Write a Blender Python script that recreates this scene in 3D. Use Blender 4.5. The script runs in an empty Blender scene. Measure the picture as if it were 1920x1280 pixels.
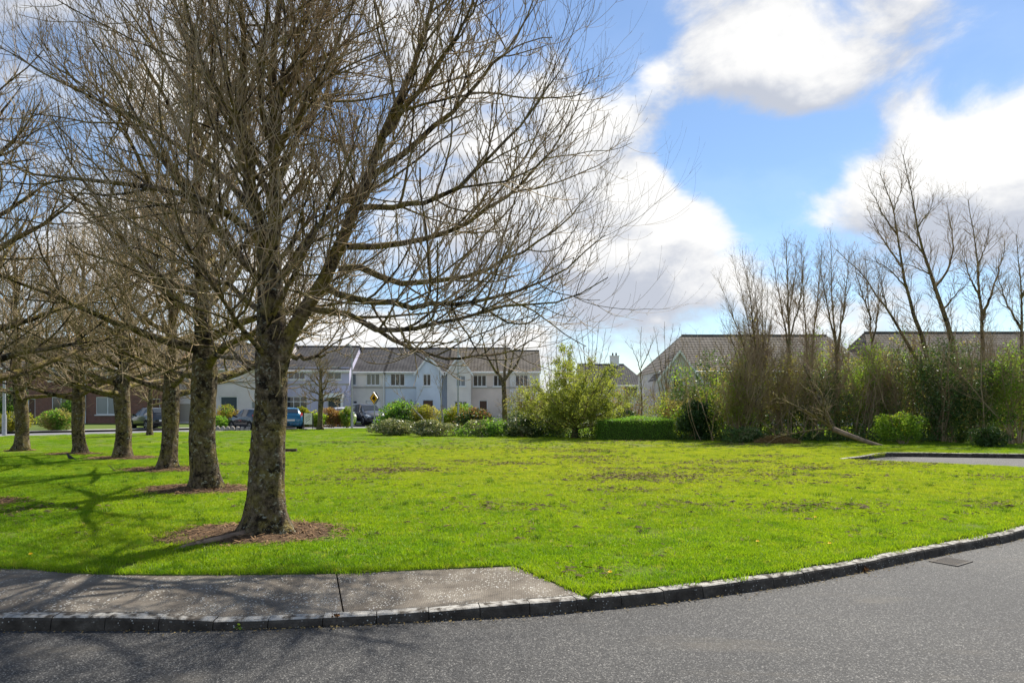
import bpy, math, random
import numpy as np
from mathutils import Vector, Matrix, noise as mnoise

sc = bpy.context.scene
R = math.radians
# ------------------------------------------------------------------ camera
H, F, HZ, CX = 1.7, 1280.0, 757.0, 960.0      # eye height, focal length in photo pixels, horizon row, centre column
RZ = -0.11                                     # road level; the lawn is z = 0
cam = bpy.data.cameras.new('camera')
cam.sensor_width = 36.0
cam.lens = 24.0
cam.shift_y = (HZ - 640.0) / 1920.0
cam.clip_end = 6000.0
cam_o = bpy.data.objects.new('camera', cam)
sc.collection.objects.link(cam_o)
cam_o.location = (0, 0, H)
cam_o.rotation_euler = (R(90), 0, 0)
sc.camera = cam_o
# ------------------------------------------------------------------ sun, exposure
SUN_AZ, SUN_EL = R(33), R(49)
to_sun = Vector((math.sin(SUN_AZ) * math.cos(SUN_EL), math.cos(SUN_AZ) * math.cos(SUN_EL), math.sin(SUN_EL)))
sl = bpy.data.lights.new('sun', 'SUN')
sl.energy = 4.5
sl.angle = R(1.1)
sl.color = (1.0, 0.94, 0.84)
so = bpy.data.objects.new('sun', sl)
sc.collection.objects.link(so)
so.rotation_euler = to_sun.to_track_quat('Z', 'Y').to_euler()
so.location = (20, 30, 40)
vs = sc.view_settings
vs.view_transform = 'Standard'
vs.look = 'None'
vs.exposure = 0.82
vs.gamma = 1.0
sc.cycles.use_denoising = True
sc.cycles.max_bounces = 5
sc.cycles.diffuse_bounces = 3
sc.cycles.transparent_max_bounces = 4
# ------------------------------------------------------------------ world: sky with cumulus cloud
world = bpy.data.worlds.new('World')
sc.world = world
world.use_nodes = True
world.cycles.sampling_method = 'MANUAL'
world.cycles.sample_map_resolution = 512
wt = world.node_tree
wt.nodes.clear()

def pxdir(x, y):
    return Vector((x - CX, F, HZ - y)).normalized()

# cloud banks and open gaps, by direction: (photo x, y, angular radius in photo px, weight)
BANKS = [(1320, 80, 120, .42), (1450, 100, 150, .5), (1570, 120, 150, .45), (1740, 80, 130, .4), (1480, 195, 110, .3),
         (1180, 190, 150, .5), (1110, 210, 120, .3),
         (1130, 410, 140, .85), (1250, 430, 115, .85), (1320, 490, 95, .75), (1180, 500, 140, .5),
         (1640, 310, 120, .62), (1770, 310, 150, .75), (1900, 290, 170, .75), (2050, 300, 220, .7), (1700, 390, 150, .5), (1850, 420, 160, .4),
         (1440, 400, 110, .36), (1560, 420, 110, .36),
         (700, 250, 420, .34), (250, 300, 420, .30), (950, 420, 250, .3),
         (1140, 60, 90, -.6), (1900, 90, 150, -.7), (1350, 290, 110, -.75), (1450, 320, 100, -.6), (1560, 265, 90, -.5), (1700, 225, 90, -.35), (1840, 190, 80, -.5), (1210, 45, 60, -.4), (1600, 0, 60, -.2), (1440, 480, 90, -.3), (1560, 480, 90, -.2)]

ng = bpy.data.node_groups.new('cloud_density', 'ShaderNodeTree')
ng.interface.new_socket('Dir', in_out='INPUT', socket_type='NodeSocketVector')
ng.interface.new_socket('Density', in_out='OUTPUT', socket_type='NodeSocketFloat')
gi = ng.nodes.new('NodeGroupInput'); go = ng.nodes.new('NodeGroupOutput')
nrm = ng.nodes.new('ShaderNodeVectorMath'); nrm.operation = 'NORMALIZE'
ng.links.new(gi.outputs[0], nrm.inputs[0])
def gmath(tree, op, a, b=None, clamp=False):
    n = tree.nodes.new('ShaderNodeMath'); n.operation = op; n.use_clamp = clamp
    for i, v in enumerate((a, b)):
        if v is None: continue
        if isinstance(v, (int, float)): n.inputs[i].default_value = v
        else: tree.links.new(v, n.inputs[i])
    return n.outputs[0]
mp = ng.nodes.new('ShaderNodeMapping'); mp.inputs['Scale'].default_value = (1, 1, 1.7)
ng.links.new(nrm.outputs[0], mp.inputs[0])
n1 = ng.nodes.new('ShaderNodeTexNoise'); n1.inputs['Scale'].default_value = 3.1; n1.inputs['Detail'].default_value = 3; n1.inputs['Roughness'].default_value = .5
n2 = ng.nodes.new('ShaderNodeTexNoise'); n2.inputs['Scale'].default_value = 6.5; n2.inputs['Detail'].default_value = 10; n2.inputs['Roughness'].default_value = .6; n2.inputs['Distortion'].default_value = .25
for n in (n1, n2): ng.links.new(mp.outputs[0], n.inputs['Vector'])
acc = gmath(ng, 'ADD', gmath(ng, 'MULTIPLY', gmath(ng, 'SUBTRACT', n1.outputs[0], .5), 1.0),
            gmath(ng, 'MULTIPLY', gmath(ng, 'SUBTRACT', n2.outputs[0], .5), 2.1))
acc = gmath(ng, 'ADD', acc, 0.10)
for (bx_, by_, br_, bw_) in BANKS:
    d = pxdir(bx_, by_)
    dn = ng.nodes.new('ShaderNodeVectorMath'); dn.operation = 'DOT_PRODUCT'
    ng.links.new(nrm.outputs[0], dn.inputs[0]); dn.inputs[1].default_value = d
    ang = br_ / F * (F / math.hypot(F, bx_ - CX))
    mr = ng.nodes.new('ShaderNodeMapRange'); mr.interpolation_type = 'SMOOTHSTEP'
    mr.inputs['From Min'].default_value = math.cos(ang * 1.25); mr.inputs['From Max'].default_value = math.cos(ang * .25)
    mr.inputs['To Min'].default_value = 0; mr.inputs['To Max'].default_value = (bw_ * .5 if bw_ > 0 else bw_ * .62)
    ng.links.new(dn.outputs['Value'], mr.inputs['Value'])
    acc = gmath(ng, 'ADD', acc, mr.outputs[0])
# more veil towards the horizon
sx = ng.nodes.new('ShaderNodeSeparateXYZ'); ng.links.new(nrm.outputs[0], sx.inputs[0])
mr = ng.nodes.new('ShaderNodeMapRange'); mr.interpolation_type = 'SMOOTHSTEP'
mr.inputs['From Min'].default_value = .22; mr.inputs['From Max'].default_value = .02; mr.inputs['To Min'].default_value = 0; mr.inputs['To Max'].default_value = .22
ng.links.new(sx.outputs[2], mr.inputs['Value'])
acc = gmath(ng, 'ADD', acc, mr.outputs[0])
ng.links.new(acc, go.inputs[0])

tc = wt.nodes.new('ShaderNodeTexCoord')
sky = wt.nodes.new('ShaderNodeTexSky'); sky.sky_type = 'NISHITA'; sky.sun_disc = False
sky.sun_elevation = SUN_EL; sky.sun_rotation = SUN_AZ
sky.air_density = 1.0; sky.dust_density = 0.15; sky.ozone_density = 2.5
hsv = wt.nodes.new('ShaderNodeHueSaturation'); hsv.inputs['Saturation'].default_value = 1.12; hsv.inputs['Value'].default_value = .56
wt.links.new(sky.outputs[0], hsv.inputs['Color'])
g1 = wt.nodes.new('ShaderNodeGroup'); g1.node_tree = ng
g2 = wt.nodes.new('ShaderNodeGroup'); g2.node_tree = ng
wt.links.new(tc.outputs['Generated'], g1.inputs[0])
off = wt.nodes.new('ShaderNodeVectorMath'); off.operation = 'ADD'
off.inputs[1].default_value = (to_sun.x * .035, to_sun.y * .01, .055)
wt.links.new(tc.outputs['Generated'], off.inputs[0]); wt.links.new(off.outputs[0], g2.inputs[0])
alpha = wt.nodes.new('ShaderNodeMapRange'); alpha.interpolation_type = 'SMOOTHSTEP'
alpha.inputs['From Min'].default_value = -.02; alpha.inputs['From Max'].default_value = .55; alpha.inputs['To Min'].default_value = .09
wt.links.new(g1.outputs[0], alpha.inputs['Value'])
dif = gmath(wt, 'SUBTRACT', g1.outputs[0], g2.outputs[0])
lit = wt.nodes.new('ShaderNodeMapRange'); lit.interpolation_type = 'SMOOTHSTEP'
lit.inputs['From Min'].default_value = -.42; lit.inputs['From Max'].default_value = .5
wt.links.new(dif, lit.inputs['Value'])
ccol = wt.nodes.new('ShaderNodeMix'); ccol.data_type = 'RGBA'
ccol.inputs['A'].default_value = (2.2, 2.35, 2.7, 1); ccol.inputs['B'].default_value = (3.95, 3.93, 3.88, 1)
wt.links.new(lit.outputs[0], ccol.inputs['Factor'])
mixc = wt.nodes.new('ShaderNodeMix'); mixc.data_type = 'RGBA'
wt.links.new(alpha.outputs[0], mixc.inputs['Factor']); wt.links.new(hsv.outputs[0], mixc.inputs['A']); wt.links.new(ccol.outputs['Result'], mixc.inputs['B'])
bg = wt.nodes.new('ShaderNodeBackground'); bg.inputs['Strength'].default_value = 0.15
wo = wt.nodes.new('ShaderNodeOutputWorld')
wt.links.new(mixc.outputs['Result'], bg.inputs['Color']); wt.links.new(bg.outputs[0], wo.inputs['Surface'])

# ------------------------------------------------------------------ helpers
rng = np.random.default_rng(11)
random.seed(5)
COL = sc.collection

def gp(x, y, z=0.0):
    Y = (H - z) * F / (y - HZ)
    return np.array([(x - CX) * Y / F, Y, z])
def at(x, y, Y):
    return np.array([(x - CX) * Y / F, Y, H + (HZ - y) * Y / F])

def mesh(name, V, quads=None, tris=None, smooth=False):
    V = np.asarray(V, dtype=np.float32).reshape(-1, 3)
    q = np.asarray(quads if quads is not None else [], dtype=np.int32).reshape(-1, 4)
    t = np.asarray(tris if tris is not None else [], dtype=np.int32).reshape(-1, 3)
    me = bpy.data.meshes.new(name)
    me.vertices.add(len(V)); me.vertices.foreach_set('co', V.ravel())
    me.loops.add(q.size + t.size); me.loops.foreach_set('vertex_index', np.concatenate([q.ravel(), t.ravel()]))
    npoly = len(q) + len(t)
    me.polygons.add(npoly)
    st = np.concatenate([np.arange(len(q)) * 4, q.size + np.arange(len(t)) * 3]).astype(np.int32)
    me.polygons.foreach_set('loop_start', st)
    me.polygons.foreach_set('use_smooth', np.full(npoly, smooth, dtype=bool))
    me.update(calc_edges=True); me.validate()
    return me

def obj(name, me, mat=None, parent=None, loc=(0, 0, 0), rot=(0, 0, 0)):
    o = bpy.data.objects.new(name, me)
    if mat is not None and me is not None and len(me.materials) == 0: me.materials.append(mat)
    COL.objects.link(o)
    o.parent = parent
    o.location = loc; o.rotation_euler = rot
    return o
def tag(o, label=None, cat=None, group=None, kind=None):
    if label: o['label'] = label
    if cat: o['category'] = cat
    if group: o['group'] = group
    if kind: o['kind'] = kind
    return o
def empty(name, loc=(0, 0, 0), rz=0.0, scale=1.0):
    o = bpy.data.objects.new(name, None); COL.objects.link(o)
    o.empty_display_size = .2
    o.location = loc; o.rotation_euler = (0, 0, rz); o.scale = (scale,) * 3
    return o
def copy_tree(o, parent=None):
    c = o.copy(); COL.objects.link(c); c.parent = parent
    for ch in [x for x in o.children]: copy_tree(ch, c)
    return c

class MB:
    def __init__(s): s.V = []; s.Q = []; s.T = []; s.n = 0
    def add(s, V, Q=None, T=None):
        V = np.asarray(V, float).reshape(-1, 3)
        if Q is not None and len(Q): s.Q.append(np.asarray(Q, int).reshape(-1, 4) + s.n)
        if T is not None and len(T): s.T.append(np.asarray(T, int).reshape(-1, 3) + s.n)
        s.V.append(V); s.n += len(V)
        return s
    def box(s, x0, x1, y0, y1, z0, z1):
        V = [(x, y, z) for z in (z0, z1) for y in (y0, y1) for x in (x0, x1)]
        return s.add(V, [(0, 2, 3, 1), (4, 5, 7, 6), (0, 1, 5, 4), (2, 6, 7, 3), (0, 4, 6, 2), (1, 3, 7, 5)])
    def quad(s, a, b, c, d): return s.add([a, b, c, d], [(0, 1, 2, 3)])
    def tri(s, a, b, c): return s.add([a, b, c], None, [(0, 1, 2)])
    def prism(s, poly, axis, a, b):
        # poly in the two other axes (order xyz without axis), extruded from a to b
        n = len(poly); V = []
        for v in (a, b):
            for p in poly:
                if axis == 0: V.append((v, p[0], p[1]))
                elif axis == 1: V.append((p[0], v, p[1]))
                else: V.append((p[0], p[1], v))
        Q = [(i, (i + 1) % n, n + (i + 1) % n, n + i) for i in range(n)]
        T = [(0, i + 1, i) for i in range(1, n - 1)] + [(n, n + i, n + i + 1) for i in range(1, n - 1)]
        return s.add(V, Q, T)
    def cyl(s, c0, c1, r0, r1=None, n=12, cap=True):
        r1 = r0 if r1 is None else r1
        V, Q = tubes(np.array([[c0, c1]], float), np.array([[r0, r1]], float), n)
        T = []
        if cap:
            T = [(0, i, i + 1) for i in range(1, n - 1)] + [(n, n + i + 1, n + i) for i in range(1, n - 1)]
        return s.add(V, Q, T)
    def build(s, name, mat=None, parent=None, smooth=False, loc=(0, 0, 0), rot=(0, 0, 0)):
        me = mesh(name, np.concatenate(s.V), np.concatenate(s.Q) if s.Q else None, np.concatenate(s.T) if s.T else None, smooth)
        return obj(name, me, mat, parent, loc, rot)

def tubes(P, Rd, sides):
    """P (B,n,3) centre lines, Rd (B,n) radii -> verts, quads"""
    B, n, _ = P.shape
    T = np.empty_like(P)
    T[:, 1:-1] = P[:, 2:] - P[:, :-2]; T[:, 0] = P[:, 1] - P[:, 0]; T[:, -1] = P[:, -1] - P[:, -2]
    T /= np.linalg.norm(T, axis=2, keepdims=True) + 1e-9
    m = P[:, -1] - P[:, 0]; m /= np.linalg.norm(m, axis=1, keepdims=True) + 1e-9
    ref = np.where(np.abs(m[:, :1]) < .6, np.array([[1., 0, 0]]), np.array([[0, 1., 0]]))
    ref = ref - (ref * m).sum(1, keepdims=True) * m
    ref /= np.linalg.norm(ref, axis=1, keepdims=True)
    U = np.cross(T, ref[:, None, :]); U /= np.linalg.norm(U, axis=2, keepdims=True) + 1e-9
    W = np.cross(T, U)
    a = np.arange(sides) / sides * 2 * np.pi
    V = P[:, :, None, :] + Rd[:, :, None, None] * (np.cos(a)[None, None, :, None] * U[:, :, None, :] + np.sin(a)[None, None, :, None] * W[:, :, None, :])
    idx = np.arange(B * n * sides).reshape(B, n, sides)
    nx = np.roll(idx, -1, axis=2)
    Q = np.stack([idx[:, :-1], nx[:, :-1], nx[:, 1:], idx[:, 1:]], axis=-1).reshape(-1, 4)
    return V.reshape(-1, 3), Q

def spline(pts, n):
    """Catmull-Rom through pts, n samples evenly spaced by length"""
    P = np.asarray(pts, float)
    Q = np.vstack([2 * P[0] - P[1], P, 2 * P[-1] - P[-2]])
    out = []
    for i in range(1, len(Q) - 2):
        t = np.linspace(0, 1, 24, endpoint=False)[:, None]
        a, b, c, d = Q[i - 1], Q[i], Q[i + 1], Q[i + 2]
        out.append(.5 * (2 * b + (c - a) * t + (2 * a - 5 * b + 4 * c - d) * t ** 2 + (3 * b - a - 3 * c + d) * t ** 3))
    out.append(P[-1:])
    C = np.vstack(out)
    L = np.concatenate([[0], np.cumsum(np.linalg.norm(np.diff(C, axis=0), axis=1))])
    s = np.linspace(0, L[-1], n)
    return np.stack([np.interp(s, L, C[:, k]) for k in range(C.shape[1])], axis=1)

# ------------------------------------------------------------------ materials
class NT:
    def __init__(s, name):
        s.m = bpy.data.materials.new(name); s.m.use_nodes = True
        s.t = s.m.node_tree; s.t.nodes.clear()
        s.out = s.t.nodes.new('ShaderNodeOutputMaterial')
        s.geo = None
    def n(s, kind, **kw):
        nd = s.t.nodes.new(kind)
        for k, v in kw.items(): setattr(nd, k, v)
        return nd
    def l(s, a, b): s.t.links.new(a, b)
    def coord(s, world=True):
        if world:
            g = s.n('ShaderNodeNewGeometry'); return g.outputs['Position']
        return s.n('ShaderNodeTexCoord').outputs['Object']
    def mapping(s, src, scale):
        m = s.n('ShaderNodeMapping'); m.inputs['Scale'].default_value = scale; s.l(src, m.inputs[0]); return m.outputs[0]
    def noise(s, src, scale, detail=4, rough=.55, dist=0):
        x = s.n('ShaderNodeTexNoise'); x.inputs['Scale'].default_value = scale; x.inputs['Detail'].default_value = detail
        x.inputs['Roughness'].default_value = rough; x.inputs['Distortion'].default_value = dist
        s.l(src, x.inputs['Vector']); return x.outputs['Fac']
    def voro(s, src, scale, out='Distance', rnd=1.0):
        x = s.n('ShaderNodeTexVoronoi'); x.inputs['Scale'].default_value = scale; x.inputs['Randomness'].default_value = rnd
        s.l(src, x.inputs['Vector']); return x.outputs[out]
    def ramp(s, f, stops, interp='LINEAR'):
        r = s.n('ShaderNodeValToRGB'); cr = r.color_ramp; cr.interpolation = interp
        while len(cr.elements) < len(stops): cr.elements.new(.5)
        for e, (p, c) in zip(cr.elements, stops):
            e.position = p; e.color = (*c, 1) if len(c) == 3 else c
        s.l(f, r.inputs[0]); return r.outputs[0]
    def rng(s, f, a, b, c=0., d=1., smooth=True):
        m = s.n('ShaderNodeMapRange'); m.interpolation_type = 'SMOOTHSTEP' if smooth else 'LINEAR'
        m.inputs['From Min'].default_value = a; m.inputs['From Max'].default_value = b
        m.inputs['To Min'].default_value = c; m.inputs['To Max'].default_value = d
        s.l(f, m.inputs['Value']); return m.outputs[0]
    def mix(s, f, a, b, mode='MIX'):
        m = s.n('ShaderNodeMix'); m.data_type = 'RGBA'; m.blend_type = mode
        for v, k in ((f, 'Factor'), (a, 'A'), (b, 'B')):
            if isinstance(v, (int, float)): m.inputs[k].default_value = v
            elif isinstance(v, tuple): m.inputs[k].default_value = (*v, 1) if len(v) == 3 else v
            else: s.l(v, m.inputs[k])
        return m.outputs['Result']
    def math(s, op, a, b=None, clamp=False): return gmath(s.t, op, a, b, clamp)
    def bump(s, h, strength=.4, dist=.01):
        b = s.n('ShaderNodeBump'); b.inputs['Strength'].default_value = strength; b.inputs['Distance'].default_value = dist
        s.l(h, b.inputs['Height']); return b.outputs[0]
    def pbr(s, col, rough=.8, spec=.3, normal=None, metal=0., coat=0.):
        p = s.n('ShaderNodeBsdfPrincipled')
        if isinstance(col, tuple): p.inputs['Base Color'].default_value = (*col, 1)
        else: s.l(col, p.inputs['Base Color'])
        if isinstance(rough, (int, float)): p.inputs['Roughness'].default_value = rough
        else: s.l(rough, p.inputs['Roughness'])
        p.inputs['Specular IOR Level'].default_value = spec; p.inputs['Metallic'].default_value = metal
        p.inputs['Coat Weight'].default_value = coat
        if normal is not None: s.l(normal, p.inputs['Normal'])
        return p.outputs[0]
    def done(s, sh): s.l(sh, s.out.inputs['Surface']); return s.m

def simple(name, c1, c2=None, scale=6., rough=.7, spec=.3, bump=0., bscale=40., metal=0., coat=0., world=True):
    k = NT(name); P = k.coord(world)
    col = c1 if c2 is None else k.mix(k.rng(k.noise(P, scale, 5), .35, .65), c1, c2)
    nr = k.bump(k.noise(P, bscale, 3), bump, .01) if bump else None
    return k.done(k.pbr(col, rough, spec, nr, metal, coat))

def leafmat(name, c1, c2, transl=.55, rough=.5, spec=.3, scale=1.2, c3=None):
    k = NT(name); P = k.coord(True)
    oi = k.n('ShaderNodeObjectInfo')
    f = k.rng(k.noise(P, scale, 4), .33, .67)
    col = k.mix(f, c1, c2)
    fine = k.n('ShaderNodeTexWhiteNoise'); fine.noise_dimensions = '3D'
    sn = k.n('ShaderNodeVectorMath', operation='SNAP'); sn.inputs[1].default_value = (.09, .09, .09); k.l(P, sn.inputs[0]); k.l(sn.outputs[0], fine.inputs['Vector'])
    if c3: col = k.mix(k.rng(fine.outputs['Value'], .72, .8), col, c3)
    col = k.mix(.6, col, k.ramp(fine.outputs['Value'], [(0, (.45, .45, .45)), (1, (1.3, 1.3, 1.25))]), 'MULTIPLY')
    p = k.pbr(col, rough, spec)
    tr = k.n('ShaderNodeBsdfTranslucent'); k.l(k.mix(1.0, col, (1.25, 1.2, .7), 'MULTIPLY'), tr.inputs['Color'])
    mx = k.n('ShaderNodeMixShader'); mx.inputs[0].default_value = transl
    k.l(p, mx.inputs[1]); k.l(tr.outputs[0], mx.inputs[2])
    return k.done(mx.outputs[0])

M = {}
# --- ground surfaces
k = NT('asphalt'); P = k.coord()
agg = k.voro(P, 120, 'Color'); sepa = k.n('ShaderNodeSeparateColor'); k.l(agg, sepa.inputs[0])
spk = k.ramp(sepa.outputs[0], [(0, (.014, .014, .015)), (.45, (.036, .036, .036)), (.85, (.07, .069, .067)), (1, (.22, .215, .2))])
big = k.noise(P, .55, 6, .6); st = k.noise(k.mapping(P, (.5, 1.6, 1)), 1.4, 5)
col = k.mix(1.0, spk, k.ramp(big, [(.3, (.8, .8, .82)), (.7, (1.2, 1.18, 1.15))]), 'MULTIPLY')
col = k.mix(k.rng(st, .54, .72, 0, .45), col, (.10, .088, .07))
ht = k.math('ADD', k.voro(P, 95), k.math('MULTIPLY', k.noise(P, 30, 3), .6))
M['asphalt'] = k.done(k.pbr(col, .78, .35, k.bump(ht, .55, .006)))

k = NT('path_concrete'); P = k.coord()
base = k.ramp(k.noise(P, 2.2, 7, .62), [(.3, (.095, .08, .063)), (.5, (.155, .133, .107)), (.72, (.25, .22, .178))])
fine = k.noise(P, 160, 2); base = k.mix(.5, base, k.ramp(fine, [(.3, (.6, .6, .6)), (.7, (1.35, 1.35, 1.35))]), 'MULTIPLY')
vd = k.math('MINIMUM', k.voro(P, 34), k.math('ADD', k.voro(P, 19), .12)); msk = k.noise(P, 3.2, 4)
spot = k.math('MULTIPLY', k.rng(k.math('ADD', vd, k.math('MULTIPLY', k.noise(P, 90, 4, .7), .4)), .5, .38), k.rng(msk, .41, .56))
base = k.mix(spot, base, k.ramp(k.noise(P, 9, 2), [(.35, (.62, .62, .6)), (.65, (.5, .48, .4))]))
wv = k.n('ShaderNodeTexWave'); wv.wave_type = 'BANDS'; wv.bands_direction = 'X'; wv.inputs['Scale'].default_value = 16; wv.inputs['Distortion'].default_value = .6; k.l(P, wv.inputs['Vector'])
ht = k.math('ADD', k.math('MULTIPLY', wv.outputs['Fac'], .5), fine)
M['path'] = k.done(k.pbr(base, .9, .2, k.bump(ht, .5, .006)))

k = NT('kerb_concrete'); P = k.coord()
base = k.ramp(k.noise(P, 7, 7, .65), [(.3, (.032, .026, .02)), (.55, (.075, .063, .05)), (.75, (.15, .13, .105))])
spot = k.math('MULTIPLY', k.rng(k.math('ADD', k.voro(P, 34), k.math('MULTIPLY', k.noise(P, 80, 3), .4)), .42, .3), k.rng(k.noise(P, 4, 3), .44, .58))
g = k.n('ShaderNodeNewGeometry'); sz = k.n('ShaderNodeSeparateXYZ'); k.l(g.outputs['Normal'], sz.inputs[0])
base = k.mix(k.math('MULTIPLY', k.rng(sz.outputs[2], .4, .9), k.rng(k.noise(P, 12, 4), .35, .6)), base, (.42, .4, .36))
base = k.mix(spot, base, (.5, .49, .44))
M['kerb'] = k.done(k.pbr(base, .9, .2, k.bump(k.noise(P, 60, 5), .6, .012)))

def grass_col(k, P):
    a = k.noise(P, .28, 5, .6); b = k.noise(P, 1.5, 5, .6); c = k.noise(P, 7, 3)
    # the middle of the green is yellower than the part under the trees
    dv = k.n('ShaderNodeVectorMath', operation='DISTANCE'); dv.inputs[1].default_value = (4.5, 22, 0); k.l(k.mapping(P, (1, 1, 0)), dv.inputs[0])
    dry = k.rng(k.math('ADD', dv.outputs['Value'], k.math('MULTIPLY', k.math('SUBTRACT', a, .5), 14)), 15, 5)
    col = k.mix(k.rng(a, .38, .62), (.185, .345, .014), (.275, .41, .018))
    col = k.mix(k.math('MULTIPLY', dry, .75), col, (.395, .455, .045))
    col = k.mix(k.rng(b, .5, .72, 0, .75), col, (.115, .26, .015))
    col = k.mix(k.rng(c, .52, .75, 0, .6), col, (.44, .44, .085))
    return col
k = NT('lawn_turf'); P = k.coord()
col = k.mix(k.rng(k.noise(P, 14, 4), .4, .7, .25, .8), k.mix(1.0, grass_col(k, P), (.62, .62, .62), 'MULTIPLY'), (.075, .07, .025))  # turf colour darkened in place of self-shadow between the blades
M['lawn'] = k.done(k.pbr(col, .95, .1, k.bump(k.noise(P, 30, 5), .8, .05)))
k = NT('grass_blade'); P = k.coord()
col = grass_col(k, P)
oi = k.n('ShaderNodeObjectInfo')
col = k.mix(.6, col, k.ramp(oi.outputs['Random'], [(0, (.62, .7, .7)), (.8, (1.1, 1.08, 1)), (1, (1.28, 1.15, 1.1))]), 'MULTIPLY')
p = k.pbr(col, .5, .25)
tr = k.n('ShaderNodeBsdfTranslucent'); k.l(k.mix(1.0, col, (1.35, 1.25, .6), 'MULTIPLY'), tr.inputs['Color'])
mx = k.n('ShaderNodeMixShader'); mx.inputs[0].default_value = .5; k.l(p, mx.inputs[1]); k.l(tr.outputs[0], mx.inputs[2])
M['blade'] = k.done(mx.outputs[0])
M['tuft'] = leafmat('coarse_dark_grass', (.075, .16, .012), (.12, .22, .015), .45)
M['terrain'] = simple('terrain_grass', (.08, .11, .03), (.11, .15, .035), .05, .95, .1)
k = NT('soil_mulch'); P = k.coord()
col = k.ramp(k.noise(P, 22, 6, .7), [(.3, (.035, .022, .014)), (.5, (.095, .06, .036)), (.68, (.21, .14, .085)), (.8, (.3, .22, .14))])
M['soil'] = k.done(k.pbr(col, .95, .1, k.bump(k.noise(P, 45, 5), .9, .03)))
M['litter'] = simple('dry_litter', (.30, .19, .10), (.12, .07, .04), 30, .9, .1)
M['cutting'] = simple('dried_cuttings', (.22, .17, .075), (.13, .095, .045), 5, .95, .1)
M['clod'] = simple('soil_clod', (.055, .042, .026), (.13, .10, .055), 12, .95, .1)
# --- bark
def bark(name, moss, dark=1.0, pale=1.0):
    k = NT(name); P = k.coord(False)
    n1 = k.noise(k.mapping(P, (1, 1, .75)), 17, 7, .7); n2 = k.noise(P, 4.2, 6, .65)
    col = k.ramp(n1, [(.3, (.024 * dark, .017 * dark, .011 * dark)), (.45, (.085 * dark, .063 * dark, .04 * dark)), (.6, (.2 * dark, .152 * dark, .1 * dark)), (.8, (.43, .37, .28))])
    col = k.mix(k.rng(n2, .42, .62, 0, moss), col, k.mix(k.rng(k.noise(P, 25, 3), .3, .7), (.12, .095, .018), (.31, .25, .055)))
    blk = k.rng(k.math('ADD', k.noise(P, 6.5, 8, .72), k.math('MULTIPLY', k.math('SUBTRACT', k.noise(P, 1.3, 3), .5), .35)), .52, .60)
    col = k.mix(k.math('MULTIPLY', blk, .93), col, (.016, .012, .009))
    li = k.math('MULTIPLY', k.rng(k.noise(k.mapping(P, (1, 1, 1.2)), 15, 7, .72, .4), .555, .63), k.rng(k.noise(P, 2.6, 5, .65), .42, .54))
    col = k.mix(k.math('MULTIPLY', li, .8 * pale), col, (.5, .5, .4))
    ht = k.math('ADD', n1, k.math('MULTIPLY', k.noise(k.mapping(P, (.6, .6, 1.4)), 40, 4), .6))
    return k.done(k.pbr(col, .93, .15, k.bump(ht, 1.0, .04)))
M['bark'] = bark('mossy_bark', .55)
M['limb'] = bark('mossy_limb_bark', .9, 1.5, .5)
k = NT('twig_bark'); P = k.coord(False)
col = k.mix(k.rng(k.noise(P, 1.1, 4), .38, .62), (.33, .23, .12), (.44, .345, .225))
col = k.mix(k.rng(k.noise(P, 5, 3), .5, .68, 0, .7), col, (.27, .22, .07))
M['twig'] = k.done(k.pbr(col, .75, .3))
M['twig_red'] = simple('reddish_twig', (.13, .08, .05), (.19, .12, .07), 2, .8, .2)
M['wood_twig'] = simple('woodland_twig', (.29, .205, .12), (.42, .32, .2), 1.5, .85, .2)
M['pale_wood'] = simple('barkless_wood', (.34, .24, .17), (.2, .14, .1), 5, .8, .2, .4, 30)
M['birch'] = simple('pale_birch_bark', (.42, .4, .36), (.2, .18, .15), 9, .8, .2)
# --- leaves
M['leaf_olive'] = leafmat('young_olive_leaf', *[tuple(v * f for v, f in zip(c, (.74, .82, .8))) for c in ((0.296, 0.330, 0.068), (0.455, 0.466, 0.102))], .6)
M['leaf_green'] = leafmat('fresh_green_leaf', (0.168, 0.312, 0.043), (0.312, 0.456, 0.060), .6)
M['leaf_dark'] = leafmat('dark_glossy_leaf', (0.035, 0.078, 0.023), (0.078, 0.137, 0.035), .38, .42, .4)
M['leaf_hedge'] = leafmat('clipped_hedge_leaf', (0.129, 0.288, 0.043), (0.245, 0.430, 0.057), .6, .45, .4)
M['leaf_ivy'] = leafmat('ivy_leaf', (0.066, 0.137, 0.043), (0.154, 0.245, 0.066), .38, .42, .4)
M['leaf_pale'] = leafmat('grey_green_variegated_leaf', (0.147, 0.200, 0.074), (0.253, 0.285, 0.127), .38, .35, .5, c3=(.34, .33, .22))
M['leaf_yellow'] = leafmat('yellow_green_leaf', (0.263, 0.296, 0.033), (0.395, 0.378, 0.050), .6)
M['leaf_russet'] = leafmat('russet_leaf', (0.252, 0.115, 0.064), (0.356, 0.210, 0.084), .6)
M['dead_weed'] = simple('dead_weed', (.22, .10, .035), (.12, .06, .025), 20, .9, .1)
M['leaf_brown'] = leafmat('olive_brown_leaf', (0.298, 0.285, 0.105), (0.417, 0.373, 0.134), .6)
M['straw'] = simple('straw', (.28, .2, .08), (.2, .12, .05), 8, .9, .1)
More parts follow.
